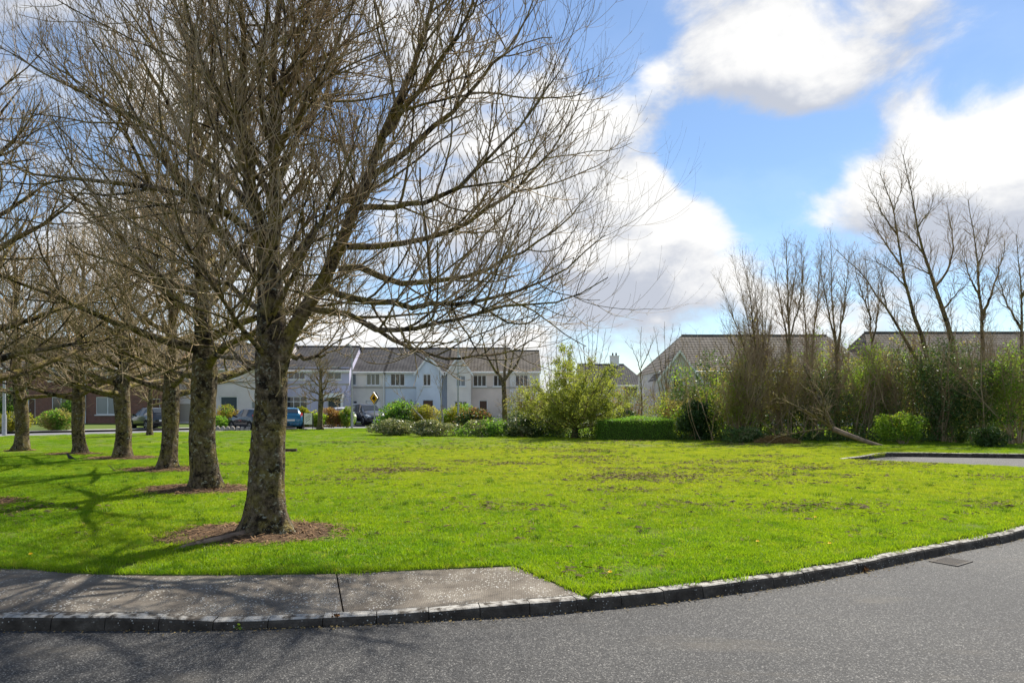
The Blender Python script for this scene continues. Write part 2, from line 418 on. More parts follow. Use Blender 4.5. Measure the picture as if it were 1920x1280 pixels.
# --- buildings
def render_wall(name, c):
    return simple(name, c, tuple(v * .86 for v in c), .6, .9, .15, .15, 60)
M['w_white'] = render_wall('white_render', (0.828, 0.805, 0.782))
M['w_cream'] = render_wall('cream_render', (0.805, 0.759, 0.690))
M['w_pink'] = render_wall('pinkish_white_render', (0.782, 0.701, 0.678))
M['w_lilac'] = render_wall('lilac_render', (0.644, 0.621, 0.782))
M['w_blue'] = render_wall('pale_blue_render', (0.690, 0.759, 0.851))
M['w_peach'] = render_wall('peach_render', (0.759, 0.644, 0.564))
M['w_grey'] = render_wall('grey_render', (.64, .59, .57))
M['trim'] = simple('white_trim', (.8, .8, .78), None, rough=.5, spec=.4)
M['band'] = simple('sandy_band', (.45, .42, .37), None, rough=.8)
k = NT('red_brick'); P = k.coord(False)
bt = k.n('ShaderNodeTexBrick'); bt.inputs['Scale'].default_value = 1; bt.inputs['Brick Width'].default_value = .225; bt.inputs['Row Height'].default_value = .075; bt.inputs['Mortar Size'].default_value = .009
bt.inputs['Color1'].default_value = (.23, .075, .045, 1); bt.inputs['Color2'].default_value = (.15, .05, .035, 1); bt.inputs['Mortar'].default_value = (.3, .26, .22, 1)
sw = k.n('ShaderNodeSeparateXYZ'); k.l(P, sw.inputs[0]); cb = k.n('ShaderNodeCombineXYZ'); k.l(k.math('ADD', sw.outputs[0], sw.outputs[1]), cb.inputs[0]); k.l(sw.outputs[2], cb.inputs[1])
k.l(cb.outputs[0], bt.inputs['Vector'])
M['brick'] = k.done(k.pbr(k.mix(.5, bt.outputs['Color'], k.ramp(k.noise(P, 3, 4), [(.3, (.7, .7, .7)), (.7, (1.2, 1.2, 1.2))]), 'MULTIPLY'), .9, .15))
def rooftile(name, c1, c2):
    k = NT(name); P = k.coord(False)
    wv = k.n('ShaderNodeTexWave'); wv.bands_direction = 'X'; wv.inputs['Scale'].default_value = 1.05; wv.inputs['Distortion'].default_value = 0; k.l(P, wv.inputs['Vector'])
    col = k.mix(k.rng(k.noise(P, 1.2, 6, .65), .35, .65), c1, c2)
    col = k.mix(k.rng(k.noise(P, 14, 3), .55, .75, 0, .5), col, tuple(min(1, v * 1.7) for v in c2))
    return k.done(k.pbr(col, .85, .25, k.bump(wv.outputs['Fac'], .7, .03)))
M['roof'] = rooftile('dark_grey_roof_tile', (.055, .052, .055), (.10, .095, .095))
M['roof_brown'] = rooftile('brown_grey_roof_tile', (.095, .08, .066), (.16, .138, .115))
k = NT('window_glass'); M['glass'] = k.done(k.pbr((.022, .027, .03), .06, .9))
k = NT('curtained_glass'); M['glass_blind'] = k.done(k.pbr((.2, .23, .25), .12, .8))
M['upvc'] = simple('white_window_frame', (.78, .78, .77), None, rough=.4, spec=.5)
M['door_dark'] = simple('dark_teal_door', (.02, .045, .06), None, rough=.4, spec=.5)
M['door_brown'] = simple('brown_door', (.1, .05, .03), None, rough=.5)
M['garage'] = simple('beige_garage_door', (.42, .37, .31), None, rough=.6)
M['metal'] = simple('galvanised_steel', (.42, .43, .44), (.34, .35, .36), 8, .45, .5, metal=.35)
M['dark_metal'] = simple('dark_metal', (.03, .03, .032), None, rough=.5, spec=.4)
M['iron'] = simple('cast_iron', (.055, .05, .046), (.085, .07, .055), 14, .75, .25, .3, 60)
M['stone'] = simple('garden_stone', (.25, .23, .2), (.38, .35, .3), 4, .9, .2, .5, 12)
M['sign_yellow'] = simple('amber_sign_face', (.95, .47, .01), None, rough=.4)
M['sign_black'] = simple('black_sign_paint', (.01, .01, .01), None, rough=.5)
M['sign_white'] = simple('cream_sign_board', (.78, .78, .68), None, rough=.5)
M['timber'] = simple('dark_timber', (.06, .045, .035), (.1, .08, .06), 6, .9)
# --- cars
def paint(name, c): return simple(name, c, None, rough=.25, spec=.5, coat=.8)
M['car_black'] = paint('charcoal_car_paint', (.016, .017, .02))
M['car_dark'] = paint('black_car_paint', (.008, .011, .012))
M['car_grey'] = paint('dark_grey_car_paint', (.045, .048, .055))
M['car_blue'] = paint('teal_blue_car_paint', (.0, .13, .26))
M['car_white'] = paint('white_car_paint', (.6, .62, .66))
M['tyre'] = simple('tyre_rubber', (.012, .012, .012), None, rough=.85)
M['rim'] = simple('alloy_rim', (.45, .46, .47), None, rough=.35, metal=.8)
M['red_lamp'] = simple('red_tail_lamp', (.5, .012, .012), None, rough=.2, spec=.6)
M['clear_lamp'] = simple('clear_head_lamp', (.55, .58, .6), None, rough=.1, spec=.8)
M['plate'] = simple('number_plate', (.7, .7, .66), None, rough=.5)
M['feather'] = simple('black_feather', (.012, .012, .015), (.025, .025, .03), 30, .55, .4)
M['beak'] = simple('dark_beak', (.03, .025, .02), None, rough=.5)
M['dandelion'] = simple('dandelion_yellow', (.75, .5, .01), None, rough=.7)

# ================================================================== SETTING
def struct(name, me, mat, parent=None):
    o = obj(name, me, mat, parent)
    if parent is None: o['kind'] = 'structure'
    return o
def noise2(x, y, s, o=0): return mnoise.noise(Vector((x * s + o, y * s - o, .37 + o)))

# --- far terrain
S = 3000.
struct('terrain', mesh('terrain', [(-S, -S, -.17), (S, -S, -.17), (S, S, -.17), (-S, S, -.17)], [(0, 1, 2, 3)]), M['terrain'])

# --- foreground road and turning bay: one asphalt sheet below the lawn
N = 60
xs = np.linspace(-45, 45, 91); ys = np.linspace(-20, 25.5, 47)
V = [(x, y, RZ + .006 * noise2(x, y, .35)) for y in ys for x in xs]
Q = [(j * 91 + i, j * 91 + i + 1, (j + 1) * 91 + i + 1, (j + 1) * 91 + i) for j in range(46) for i in range(90)]
struct('road', mesh('road', V, Q, smooth=True), M['asphalt'])

# --- near kerb, stone by stone
KB = [(0, 1182), (210, 1182), (420, 1181), (630, 1173), (740, 1168), (850, 1162), (940, 1157), (1030, 1151), (1120, 1143), (1200, 1135),
      (1280, 1126), (1380, 1112), (1480, 1098), (1600, 1076), (1700, 1055), (1800, 1034), (1920, 1008)]
kp = [gp(x, y, RZ)[:2] for x, y in KB]
kp = [np.array([-14., 5.75]), np.array([-8., 5.5])] + kp + [np.array([10., 11.6]), np.array([13., 14.0]), np.array([16.2, 16.6])]
kl = spline(kp, 900)
ks = np.concatenate([[0], np.cumsum(np.linalg.norm(np.diff(kl, axis=0), axis=1))])
kd = np.gradient(kl, axis=0); kd /= np.linalg.norm(kd, axis=1, keepdims=True)
kn = np.stack([-kd[:, 1], kd[:, 0]], axis=1)
def kerb_h(X):
    return float(np.interp(X, [-3.0, -2.35, -1.0, .1], [0., -.042, -.038, 0.]))
KW = .125
def ksample(s):
    return (np.array([np.interp(s, ks, kl[:, 0]), np.interp(s, ks, kl[:, 1])]), np.array([np.interp(s, ks, kn[:, 0]), np.interp(s, ks, kn[:, 1])]))
kerb = empty('kerb', (0, 5.4, RZ)); kerb['kind'] = 'structure'
def kerb_stones(parent, sampler, total, hfun, step, name='kerb_stone'):
    nst = int(total / step)
    for i in range(nst):
        V = []
        jz, jy = random.uniform(-.004, .004), random.uniform(-.004, .004)
        for s in (i * step + .0035, (i + 1) * step - .0035):
            p, n = sampler(s)
            h = hfun(p[0]) + jz
            for a, z in ((0, RZ - .08), (0, RZ + .01), (.012, h - .028), (.022, h - .008), (.04, h), (KW, h + .002), (KW, RZ - .08)):
                V.append((p[0] + n[0] * (a + jy), p[1] + n[1] * (a + jy), z))
        m_ = 7
        Q = [(j, (j + 1) % m_, m_ + (j + 1) % m_, m_ + j) for j in range(m_)]
        Q = [tuple(reversed(q)) for q in Q]
        T = [(0, j, j + 1) for j in range(1, m_ - 1)] + [(m_, m_ + j + 1, m_ + j) for j in range(1, m_ - 1)]
        V = np.array(V); V -= np.array(parent.location)
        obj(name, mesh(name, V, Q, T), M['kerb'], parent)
kerb_stones(kerb, ksample, ks[-1], kerb_h, .43)

# --- footpath: three brushed concrete slabs between lawn and kerb
fe = spline([np.array([-14., 7.35]), np.array([-8., 7.2])] + [gp(x, y)[:2] for x, y in ((0, 1065), (130, 1074), (260, 1078), (400, 1078), (630, 1075), (800, 1068), (965, 1061))], 300)
PC = gp(965, 1061)[:2]; PD = gp(1103, 1120)[:2]        # the slanting end of the path
back = kl + kn * (KW + .006)
def slab(fa, fb, na, nb):
    """far edge from x=fa to fb, near edge from x=na to nb"""
    n = 24; V = []
    for i in range(n + 1):
        t = i / n
        fx = fa + (fb - fa) * t; nx_ = na + (nb - na) * t
        a = np.array([fx, np.interp(fx, fe[:, 0], fe[:, 1])]); b = np.array([nx_, np.interp(nx_, back[:, 0], back[:, 1])])
        for j in range(7):
            u = j / 6
            p = b + (a - b) * u
            V.append((p[0], p[1], kerb_h(p[0]) * (1 - u) ** .7 + .001))
    nt = len(V)
    V += [(v[0], v[1], -.1) for v in V]
    Q = [(i * 7 + j, (i + 1) * 7 + j, (i + 1) * 7 + j + 1, i * 7 + j + 1) for i in range(n) for j in range(6)]
    edge = [i * 7 for i in range(n + 1)] + [n * 7 + j for j in range(1, 7)] + [i * 7 + 6 for i in range(n - 1, -1, -1)] + [j for j in range(5, 0, -1)]
    for a_, b_ in zip(edge, edge[1:] + edge[:1]): Q.append((a_, a_ + nt, b_ + nt, b_))
    return mesh('slab', V, Q)
path = empty('footpath', (-3, 6, 0)); path['kind'] = 'structure'
j1f, j1n = gp(293, 1080)[0], gp(165, 1150)[0]
j2f, j2n = gp(630, 1076)[0], gp(632, 1153)[0]
for (fa, fb, na, nb) in ((-14, -8.2, -14, -8.4), (-8.19, j1f - .005, -8.39, j1n - .005), (j1f + .005, j2f - .007, j1n + .005, j2n - .007), (j2f + .007, PC[0], j2n + .007, PD[0])):
    o = obj('slab', slab(fa, fb, na, nb), M['path'], path); o.location = (3, -6, 0)

# --- lawn (one sheet with the turning bay cut out)
def Y0(X):
    if X <= PC[0]: return float(np.interp(X, fe[:, 0], fe[:, 1]))
    if X <= PD[0]: return float(PC[1] + (PD[1] - PC[1]) * (X - PC[0]) / (PD[0] - PC[0]))
    return float(np.interp(X, back[:, 0], back[:, 1]))
L1 = [(-70, 2.3), (-26.8, 35.7), (-11.8, 47.3), (-4, 51.5), (8, 53), (70, 53)]
def Yfar(X): return float(np.interp(X, [p[0] for p in L1], [p[1] for p in L1]))
BA, BB, BC = np.array([10.1, 20.8]), np.array([13.0, 23.4]), np.array([17.0, 22.75])
def Yfront(X): return 20.8 - .745 * (X - 10.1)
def Yback(X): return float(np.interp(X, [10.1, 13.0, 17.0, 60], [20.8, 23.4, 22.75, 15.8]))
def lz(X, Y):
    return .012 + .035 * noise2(X, Y, .22) * min(1, max(0, Y - 7) / 5) + .012 * noise2(X, Y, .9, 3)
def sheet(cols, zf):
    V = []; rows = 56
    for (X, a, b) in cols:
        for j in range(rows + 1):
            t = (j / rows) ** 1.7
            Y = a + (b - a) * t
            V.append((X, Y, zf(X, Y) if j else zf(X, Y) - .0))
    n = len(cols); r = rows + 1
    Q = [(i * r + j, (i + 1) * r + j, (i + 1) * r + j + 1, i * r + j + 1) for i in range(n - 1) for j in range(rows)]
    base = len(V)
    for i in range(n): V.append((V[i * r][0], V[i * r][1], -.1))
    Q += [(i * r, base + i, base + i + 1, (i + 1) * r) for i in range(n - 1)]
    return V, Q
lx = sorted(set(list(np.linspace(-60, -14, 40)) + list(np.linspace(-13.9, 10.1, 150)) + [PC[0], PD[0]]))
c1 = [(x, Y0(max(x, -13.9)), Yfar(x)) for x in lx]
c2 = [(x, Y0(x), Yfront(x)) for x in np.linspace(10.1, 16.0, 24)]
c3 = [(x, Yback(x) + .13, Yfar(x)) for x in np.linspace(10.1, 60, 90)]
mb = MB()
for c in (c1, c2, c3):
    V, Q = sheet(c, lz); mb.add(V, Q)
lawn = mb.build('lawn', M['lawn'], smooth=True); lawn['kind'] = 'structure'

# --- kerb round the turning bay
bl = spline([BA, BA + (BB - BA) * .5, BB - np.array([.5, .25]), BB + np.array([.5, -.02]), BC, np.array([30., 20.6]), np.array([44., 18.4])], 500)
bs = np.concatenate([[0], np.cumsum(np.linalg.norm(np.diff(bl, axis=0), axis=1))])
bd = np.gradient(bl, axis=0); bd /= np.linalg.norm(bd, axis=1, keepdims=True)
def bsample(s):
    d = np.array([np.interp(s, bs, bd[:, 0]), np.interp(s, bs, bd[:, 1])])
    return np.array([np.interp(s, bs, bl[:, 0]), np.interp(s, bs, bl[:, 1])]), np.array([-d[1], d[0]])
bay = empty('turning_bay_kerb', (13, 23, RZ)); bay['kind'] = 'structure'
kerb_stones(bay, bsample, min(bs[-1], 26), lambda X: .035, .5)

# --- estate road beyond the lawn, its footpath, the gardens
def ribbon(name, off0, off1, z, mat):
    P = np.array(L1, float); d = np.gradient(P, axis=0); d /= np.linalg.norm(d, axis=1, keepdims=True); n = np.stack([-d[:, 1], d[:, 0]], 1)
    V = []
    for p, m_ in zip(P, n):
        V.append((*(p + m_ * off0), z)); V.append((*(p + m_ * off1), z))
    Q = [(2 * i, 2 * i + 2, 2 * i + 3, 2 * i + 1) for i in range(len(P) - 1)]
    return struct(name, mesh(name, V, Q), mat)
M['far_road'] = simple('pale_worn_asphalt', (.21, .21, .22), (.16, .16, .17), 1.5, .85, .2)
M['far_path'] = simple('pale_concrete', (.33, .32, .3), (.26, .25, .24), 2, .9, .2)
ribbon('estate_road', .15, 6.6, -.1, M['far_road'])
ribbon('estate_kerb', -.0, .15, .02, M['far_path'])
ribbon('estate_footpath', 6.6, 8.4, .02, M['far_path'])
ribbon('garden_ground', 8.4, 60, .0, M['terrain'])

# --- soil round the row trees: (photo base x, y), radii
ROW = [(500, 1000), (380, 920), (316, 882), (234, 860), (147, 852), (42, 845), (-75, 945)]
SOIL = []
for i, (x, y) in enumerate(ROW):
    g = gp(x, y)
    rx, ry = [(1.2, .85), (1.2, .8), (1.15, .85), (1.2, .8), (1.05, .6), (.55, .4), (1.15, .8)][i]
    SOIL.append((g[0] - (.08 if i else .12), g[1], rx, ry))
SOIL.append((gp(512, 848)[0], gp(512, 848)[1], 1.0, .35))
SHAPE = {}
def soil_edge(i, a):
    return 1 + .22 * noise2(math.cos(a) * 1.3 + i * 7, math.sin(a) * 1.3, 1.0) + .12 * noise2(math.cos(a) * 4 + i * 3, math.sin(a) * 4, 1.0)
for i, (cx, cy, rx, ry) in enumerate(SOIL):
    V = [(0, 0, .055)]; NA = 56; NR = 7
    for r in range(1, NR + 1):
        for a in range(NA):
            an = a / NA * 2 * math.pi; e = soil_edge(i, an) * r / NR
            X, Y = rx * e * math.cos(an), ry * e * math.sin(an)
            V.append((X, Y, lz(cx + X, cy + Y) + .045 * (1 - (r / NR) ** 2) + .012 * noise2(X + i, Y, 5) * (1 if r < NR else 0) + (.006 if r < NR else -.01)))
    T = [(0, 1 + a, 1 + (a + 1) % NA) for a in range(NA)]
    Q = [(1 + (r - 1) * NA + a, 1 + r * NA + a, 1 + r * NA + (a + 1) % NA, 1 + (r - 1) * NA + (a + 1) % NA) for r in range(1, NR) for a in range(NA)]
    so_ = obj('bare_soil', mesh('bare_soil', V, Q, T, True), M['soil'], None, (cx, cy, 0)); so_['kind'] = 'structure'
    # dry slivers of bark and leaf lying on it
    n = int(900 * rx * ry)
    an = rng.uniform(0, 2 * np.pi, n); rr = np.sqrt(rng.uniform(.0, 1.15, n))
    px, py = rx * rr * np.cos(an), ry * rr * np.sin(an)
    pz = np.array([lz(cx + a, cy + b) for a, b in zip(px, py)]) + .045 * np.clip(1 - rr ** 2, 0, 1) + rng.uniform(.008, .03, n)
    ln = rng.uniform(.015, .07, n); wd = rng.uniform(.003, .010, n); th = rng.uniform(0, np.pi, n); tl = rng.uniform(-.3, .3, n)
    C = np.stack([px, py, pz], 1)
    u = np.stack([np.cos(th) * ln, np.sin(th) * ln, tl * ln], 1); v = np.stack([-np.sin(th) * wd, np.cos(th) * wd, rng.uniform(-.5, .5, n) * wd], 1)
    V = np.stack([C - u - v, C + u - v, C + u + v, C - u + v], 1).reshape(-1, 3)
    lo = obj('leaf_litter', mesh('leaf_litter', V, np.arange(4 * n).reshape(-1, 4)), M['litter'], so_); lo['kind'] = 'stuff'

# --- grass: short turf patches scattered over the lawn
def in_soil(X, Y):
    bad = np.zeros(len(X), bool)
    for i, (cx, cy, rx, ry) in enumerate(SOIL):
        d = np.sqrt(((X - cx) / rx) ** 2 + ((Y - cy) / ry) ** 2)
        bad |= d < .93
    return bad
def patch(nb, rad, hmin, hmax):
    a = rng.uniform(0, 2 * np.pi, nb); r = rad * np.sqrt(rng.uniform(0, 1, nb))
    C = np.stack([r * np.cos(a), r * np.sin(a), np.full(nb, -.01)], 1)
    h = rng.uniform(hmin, hmax, nb); w = rng.uniform(.0022, .0042, nb)
    th = rng.uniform(0, 2 * np.pi, nb); ln = rng.normal(0, .38, (nb, 2))
    side = np.stack([np.cos(th) * w, np.sin(th) * w, 0 * w], 1)
    mid = C + np.stack([ln[:, 0] * h * .4, ln[:, 1] * h * .4, h * .6], 1)
    tip = C + np.stack([ln[:, 0] * h * 1.2, ln[:, 1] * h * 1.2, h * .98], 1)
    V = np.stack([C - side, C + side, mid + side * .8, mid - side * .8, tip], 1).reshape(-1, 3)
    b = np.arange(nb)[:, None] * 5
    return mesh('turf', V, b + np.array([[0, 1, 2, 3]]), b + np.array([[3, 2, 4]]))
def scatter(name, pts, me, mat, smin, smax, label):
    src = bpy.data.objects.new('turf_source', me); me.materials.append(mat)
    o = obj(name, mesh(name, pts), None); o['kind'] = 'stuff'; o['label'] = label
    g = bpy.data.node_groups.new(name, 'GeometryNodeTree')
    g.interface.new_socket('Geometry', in_out='INPUT', socket_type='NodeSocketGeometry')
    g.interface.new_socket('Geometry', in_out='OUTPUT', socket_type='NodeSocketGeometry')
    a = g.nodes.new('NodeGroupInput'); b = g.nodes.new('NodeGroupOutput')
    ip = g.nodes.new('GeometryNodeInstanceOnPoints'); oi = g.nodes.new('GeometryNodeObjectInfo'); oi.inputs['Object'].default_value = src
    rv = g.nodes.new('FunctionNodeRandomValue'); rv.data_type = 'FLOAT_VECTOR'
    rv.inputs[0].default_value = (-.06, -.06, 0); rv.inputs[1].default_value = (.06, .06, 6.283)
    rs = g.nodes.new('FunctionNodeRandomValue'); rs.data_type = 'FLOAT'; rs.inputs[2].default_value = smin; rs.inputs[3].default_value = smax
    g.links.new(a.outputs[0], ip.inputs['Points']); g.links.new(oi.outputs['Geometry'], ip.inputs['Instance'])
    g.links.new(rv.outputs[0], ip.inputs['Rotation']); g.links.new(rs.outputs[1], ip.inputs['Scale'])
    g.links.new(ip.outputs[0], b.inputs[0])
    md = o.modifiers.new('scatter', 'NODES'); md.node_group = g
    return o
def lawn_points(n, x0, x1, y0, y1):
    X = rng.uniform(x0, x1, n); Y = rng.uniform(y0, y1, n)
    v0 = np.array([Y0(max(x, -13.9)) for x in X]); vf = np.array([Yfar(x) for x in X])
    ok = (Y > v0 + .13) & (Y < vf - .2)
    ok &= ~((X > 10.0) & (Y > np.array([Yfront(x) for x in X]) - .1) & (Y < np.array([Yback(x) for x in X]) + .35))
    ok &= ~in_soil(X, Y)
    X, Y = X[ok], Y[ok]
    return np.stack([X, Y, [lz(a, b) for a, b in zip(X, Y)]], 1)
pts = np.concatenate([lawn_points(19000, -16, 16, 5.5, 26), lawn_points(9000, -34, 30, 18, 50)])
scatter('grass', pts, patch(300, .24, .022, .052), M['blade'], .75, 1.25, 'short bright green lawn grass across the open green')
# ragged longer grass along path, kerb and trees
ed = []
for x in np.linspace(-9, 16, 420):
    for _ in range(2):
        X = x + random.uniform(-.04, .04)
        if X < 15.9: ed.append((X, Y0(max(X, -13.9)) + random.uniform(.05, .12), .005))
for x in np.linspace(10.2, 30, 130): ed.append((x, Yback(x) + random.uniform(.2, .35), .01))
for x in np.linspace(10.2, 15.8, 60): ed.append((x, Yfront(x) - random.uniform(.02, .1), .0))
scatter('edge_grass', np.array(ed), patch(40, .07, .03, .075), M['blade'], .7, 1.3, 'longer ragged grass along the edges of the green')

# --- dark clods and wisps of dried cuttings on the open lawn
n = 3800
cxs = rng.normal(0, 1, (60, 2)) * np.array([5.5, 5.0]) + np.array([3.5, 18.])
ci = rng.integers(0, 60, n)
cp = cxs[ci] + rng.normal(0, .45, (n, 2)) * np.array([1.3, .8])
far_ = rng.uniform(0, 1, n) < .25
cp[far_] = np.stack([rng.uniform(-7, 13, far_.sum()), rng.uniform(8, 33, far_.sum())], 1)
keep = np.array([(Y0(max(a, -13.9)) + .4 < b < Yfar(a)) and not (a > 9.9 and Yfront(a) - .2 < b < Yback(a) + .5) for a, b in cp])
cp = cp[keep]; n = len(cp)
base = np.array([(1, 0, 0), (.3, .9, .1), (-.8, .6, 0), (-.8, -.6, .1), (.3, -.9, 0), (.2, .1, .75), (-.35, -.1, .6)])
TT = np.array([(0, 1, 5), (1, 2, 5), (2, 6, 5), (2, 3, 6), (3, 4, 6), (4, 5, 6), (4, 0, 5)])
sz_ = np.clip(rng.lognormal(-3.62, .45, n), 0, .065); an = rng.uniform(0, 6.28, n)
bb = base[None] * (1 + rng.normal(0, .25, (n, 7, 3)))
X = bb[..., 0] * np.cos(an)[:, None] - bb[..., 1] * np.sin(an)[:, None]; Yv = bb[..., 0] * np.sin(an)[:, None] + bb[..., 1] * np.cos(an)[:, None]
V = np.stack([cp[:, 0, None] + X * sz_[:, None] * 1.4, cp[:, 1, None] + Yv * sz_[:, None], np.array([lz(a, b) for a, b in cp])[:, None] + .022 + bb[..., 2] * .6 * sz_[:, None]], -1)
o = obj('turf_debris', mesh('turf_debris', V.reshape(-1, 3), None, (np.arange(n)[:, None, None] * 7 + TT[None]).reshape(-1, 3)), M['clod']); o['kind'] = 'stuff'
o['label'] = 'dark crumbs of soil and dried cuttings on the lawn'

# wisps of dried cuttings around the clods
n = 16000
pick = rng.integers(0, len(cp), n)
C = cp[pick] + rng.normal(0, .16, (n, 2)) * np.array([1.6, .8])
ok = np.array([(Y0(max(a, -13.9)) + .4 < b < Yfar(a)) and not (a > 9.9 and Yfront(a) - .2 < b < Yback(a) + .5) for a, b in C]); C = C[ok]; n = len(C)
C = np.column_stack([C, np.array([lz(a, b) for a, b in C]) + rng.uniform(.025, .055, n)])
th = rng.uniform(0, np.pi, n); ln = rng.uniform(.015, .045, n); wd = rng.uniform(.003, .007, n)
u = np.stack([np.cos(th) * ln, np.sin(th) * ln, rng.uniform(-.3, .3, n) * ln], 1); v = np.stack([-np.sin(th) * wd, np.cos(th) * wd, rng.uniform(-1, 1, n) * wd], 1)
o = obj('dried_cuttings', mesh('dried_cuttings', np.stack([C - u - v, C + u - v, C + u + v, C - u + v], 1).reshape(-1, 3), np.arange(4 * n).reshape(-1, 4)), M['cutting']); o['kind'] = 'stuff'
o['label'] = 'wisps of dried mown grass lying on the lawn'
# coarse tufts among the turf, coloured dark to stand for tuft shadows too
scatter('coarse_grass', lawn_points(1600, -16, 16, 6, 30), patch(34, .06, .035, .085), M['tuft'], .6, 1.5, 'coarse darker grass tufts dotted over the lawn')
# grit and crumbled leaf gathered along the foot of the kerb
n = 1500
ss = rng.uniform(6, ks[-1] - 2, n); G = np.array([np.concatenate([ksample(s)[0], ksample(s)[1]]) for s in ss])
dd = rng.gamma(1.3, .035, n)
C = np.column_stack([G[:, 0] - G[:, 2] * (dd + .01), G[:, 1] - G[:, 3] * (dd + .01), np.full(n, RZ + .012)])
th = rng.uniform(0, np.pi, n); ln = rng.uniform(.003, .014, n); wd = rng.uniform(.002, .006, n)
u = np.stack([np.cos(th) * ln, np.sin(th) * ln, rng.uniform(-.3, .3, n) * ln], 1); v = np.stack([-np.sin(th) * wd, np.cos(th) * wd, rng.uniform(-.6, .6, n) * wd], 1)
o = obj('kerb_grit', mesh('kerb_grit', np.stack([C - u - v, C + u - v, C + u + v, C - u + v], 1).reshape(-1, 3), np.arange(4 * n).reshape(-1, 4)), M['cutting']); o['kind'] = 'stuff'
o['label'] = 'brown grit and crumbled leaf along the foot of the kerb'

# ================================================================== TREES
UP = np.array([0, 0, 1.])
def unit(v): return v / (np.linalg.norm(v, axis=-1, keepdims=True) + 1e-9)
def grow(base, d, length, n, up, wob, r):
    P = [base]; d = unit(d); p = base
    for i in range(1, n):
        d = unit(d + up * UP * (.5 + i / n) + r.normal(0, wob, d.shape))
        p = p + d * (length / (n - 1))[:, None]
        P.append(p)
    return np.stack(P, 1)
def spawn(P, Rd, per_m, tmin, lmin, lmax, rmax, ratio, amin, amax, n, up, wob, r, pair=True, tip=.5, bias=.25, rend=.6, bud=False, zmin=None):
    """children of the branches P: (C,n,3), radii (C,n)"""
    B, m, _ = P.shape
    L = np.linalg.norm(np.diff(P, axis=1), axis=2).sum(1)
    cnt = np.maximum(1, np.round(L * per_m * (1 - tmin) / (2 if pair else 1) + r.uniform(-.5, .5, B))).astype(int)
    pi = np.repeat(np.arange(B), cnt)
    k_ = np.concatenate([np.arange(c) for c in cnt]); cc = np.repeat(cnt, cnt)
    t = tmin + (1 - tmin) * (k_ + r.uniform(.1, .9, len(k_))) / cc
    az = r.uniform(0, 2 * np.pi, len(t))
    if pair:
        pi = np.concatenate([pi, pi]); t = np.concatenate([t, np.clip(t + r.normal(0, .01, len(t)), 0, 1)]); az = np.concatenate([az, az + np.pi + r.normal(0, .3, len(az))])
    f = t * (m - 1); i0 = np.minimum(f.astype(int), m - 2); w = (f - i0)[:, None]
    base = P[pi, i0] * (1 - w) + P[pi, i0 + 1] * w
    T = unit(P[pi, i0 + 1] - P[pi, i0])
    rp = Rd[pi, i0] * (1 - w[:, 0]) + Rd[pi, i0 + 1] * w[:, 0]
    a = unit(np.cross(T, np.where(np.abs(T[:, 2:]) < .9, UP, np.array([1., 0, 0])))); b = np.cross(T, a)
    perp = np.cos(az)[:, None] * a + np.sin(az)[:, None] * b
    perp = unit(perp + bias * UP)
    an = r.uniform(amin, amax, len(t))[:, None]
    d = np.cos(an) * T + np.sin(an) * perp
    ln = r.uniform(lmin, lmax, len(t)) * (1 - tip * t)
    C = grow(base, d, ln, n, up, wob, r)
    r0 = np.minimum(rp * ratio, rmax * r.uniform(.75, 1.15, len(t)))
    if zmin is not None:
        ok = C[:, :, 2].min(1) > zmin
        C, r0 = C[ok], r0[ok]
    prof = np.linspace(1, rend, n)
    if bud: prof[-2] = rend * .9; prof[-1] = rend * 1.55
    return C, r0[:, None] * prof[None]
def tube_mesh(name, parts, smooth=True):
    mb = MB()
    for P, Rd, s in parts:
        if len(P):
            V, Q = tubes(P, Rd, s); mb.add(V, Q)
    return mesh(name, np.concatenate(mb.V), np.concatenate(mb.Q), None, smooth)
def trunk_mesh(name, path, rad, sides=30, rings=64, flare=1.0, seed=0, amp=.085, hmax=None):
    """path pts (k,3), rad (k,); a lumpy trunk with root flare at its foot"""
    C = spline(np.column_stack([path, rad]), rings)
    V = []
    z0 = C[0, 2]
    for i in range(rings):
        c = C[i, :3]; r0 = C[i, 3]; h = c[2] - z0
        fl = flare * math.exp(-max(0, h - .05) / .2)
        for a in range(sides):
            an = a / sides * 2 * math.pi
            lob = 1 + fl * (.42 + .5 * max(0, math.cos(3 * an + seed) * .6 + math.cos(5 * an + 2 * seed) * .5))
            nz = amp * mnoise.noise(Vector((math.cos(an) * 1.6 + seed, math.sin(an) * 1.6, h * 1.6))) * 1.6 + amp * .8 * mnoise.noise(Vector((math.cos(an) * 4 + seed, math.sin(an) * 4, h * 5))) + amp * .55 * mnoise.noise(Vector((math.cos(an) * 9 + seed, math.sin(an) * 9, h * 13)))
            r = r0 * (lob + nz)
            V.append((c[0] + r * math.cos(an), c[1] + r * math.sin(an), c[2]))
    Q = [(i * sides + a, i * sides + (a + 1) % sides, (i + 1) * sides + (a + 1) % sides, (i + 1) * sides + a) for i in range(rings - 1) for a in range(sides)]
    V.append(tuple(C[-1, :3])); e = len(V) - 1
    T = [((rings - 1) * sides + a, (rings - 1) * sides + (a + 1) % sides, e) for a in range(sides)]
    return mesh(name, V, Q, T, True)
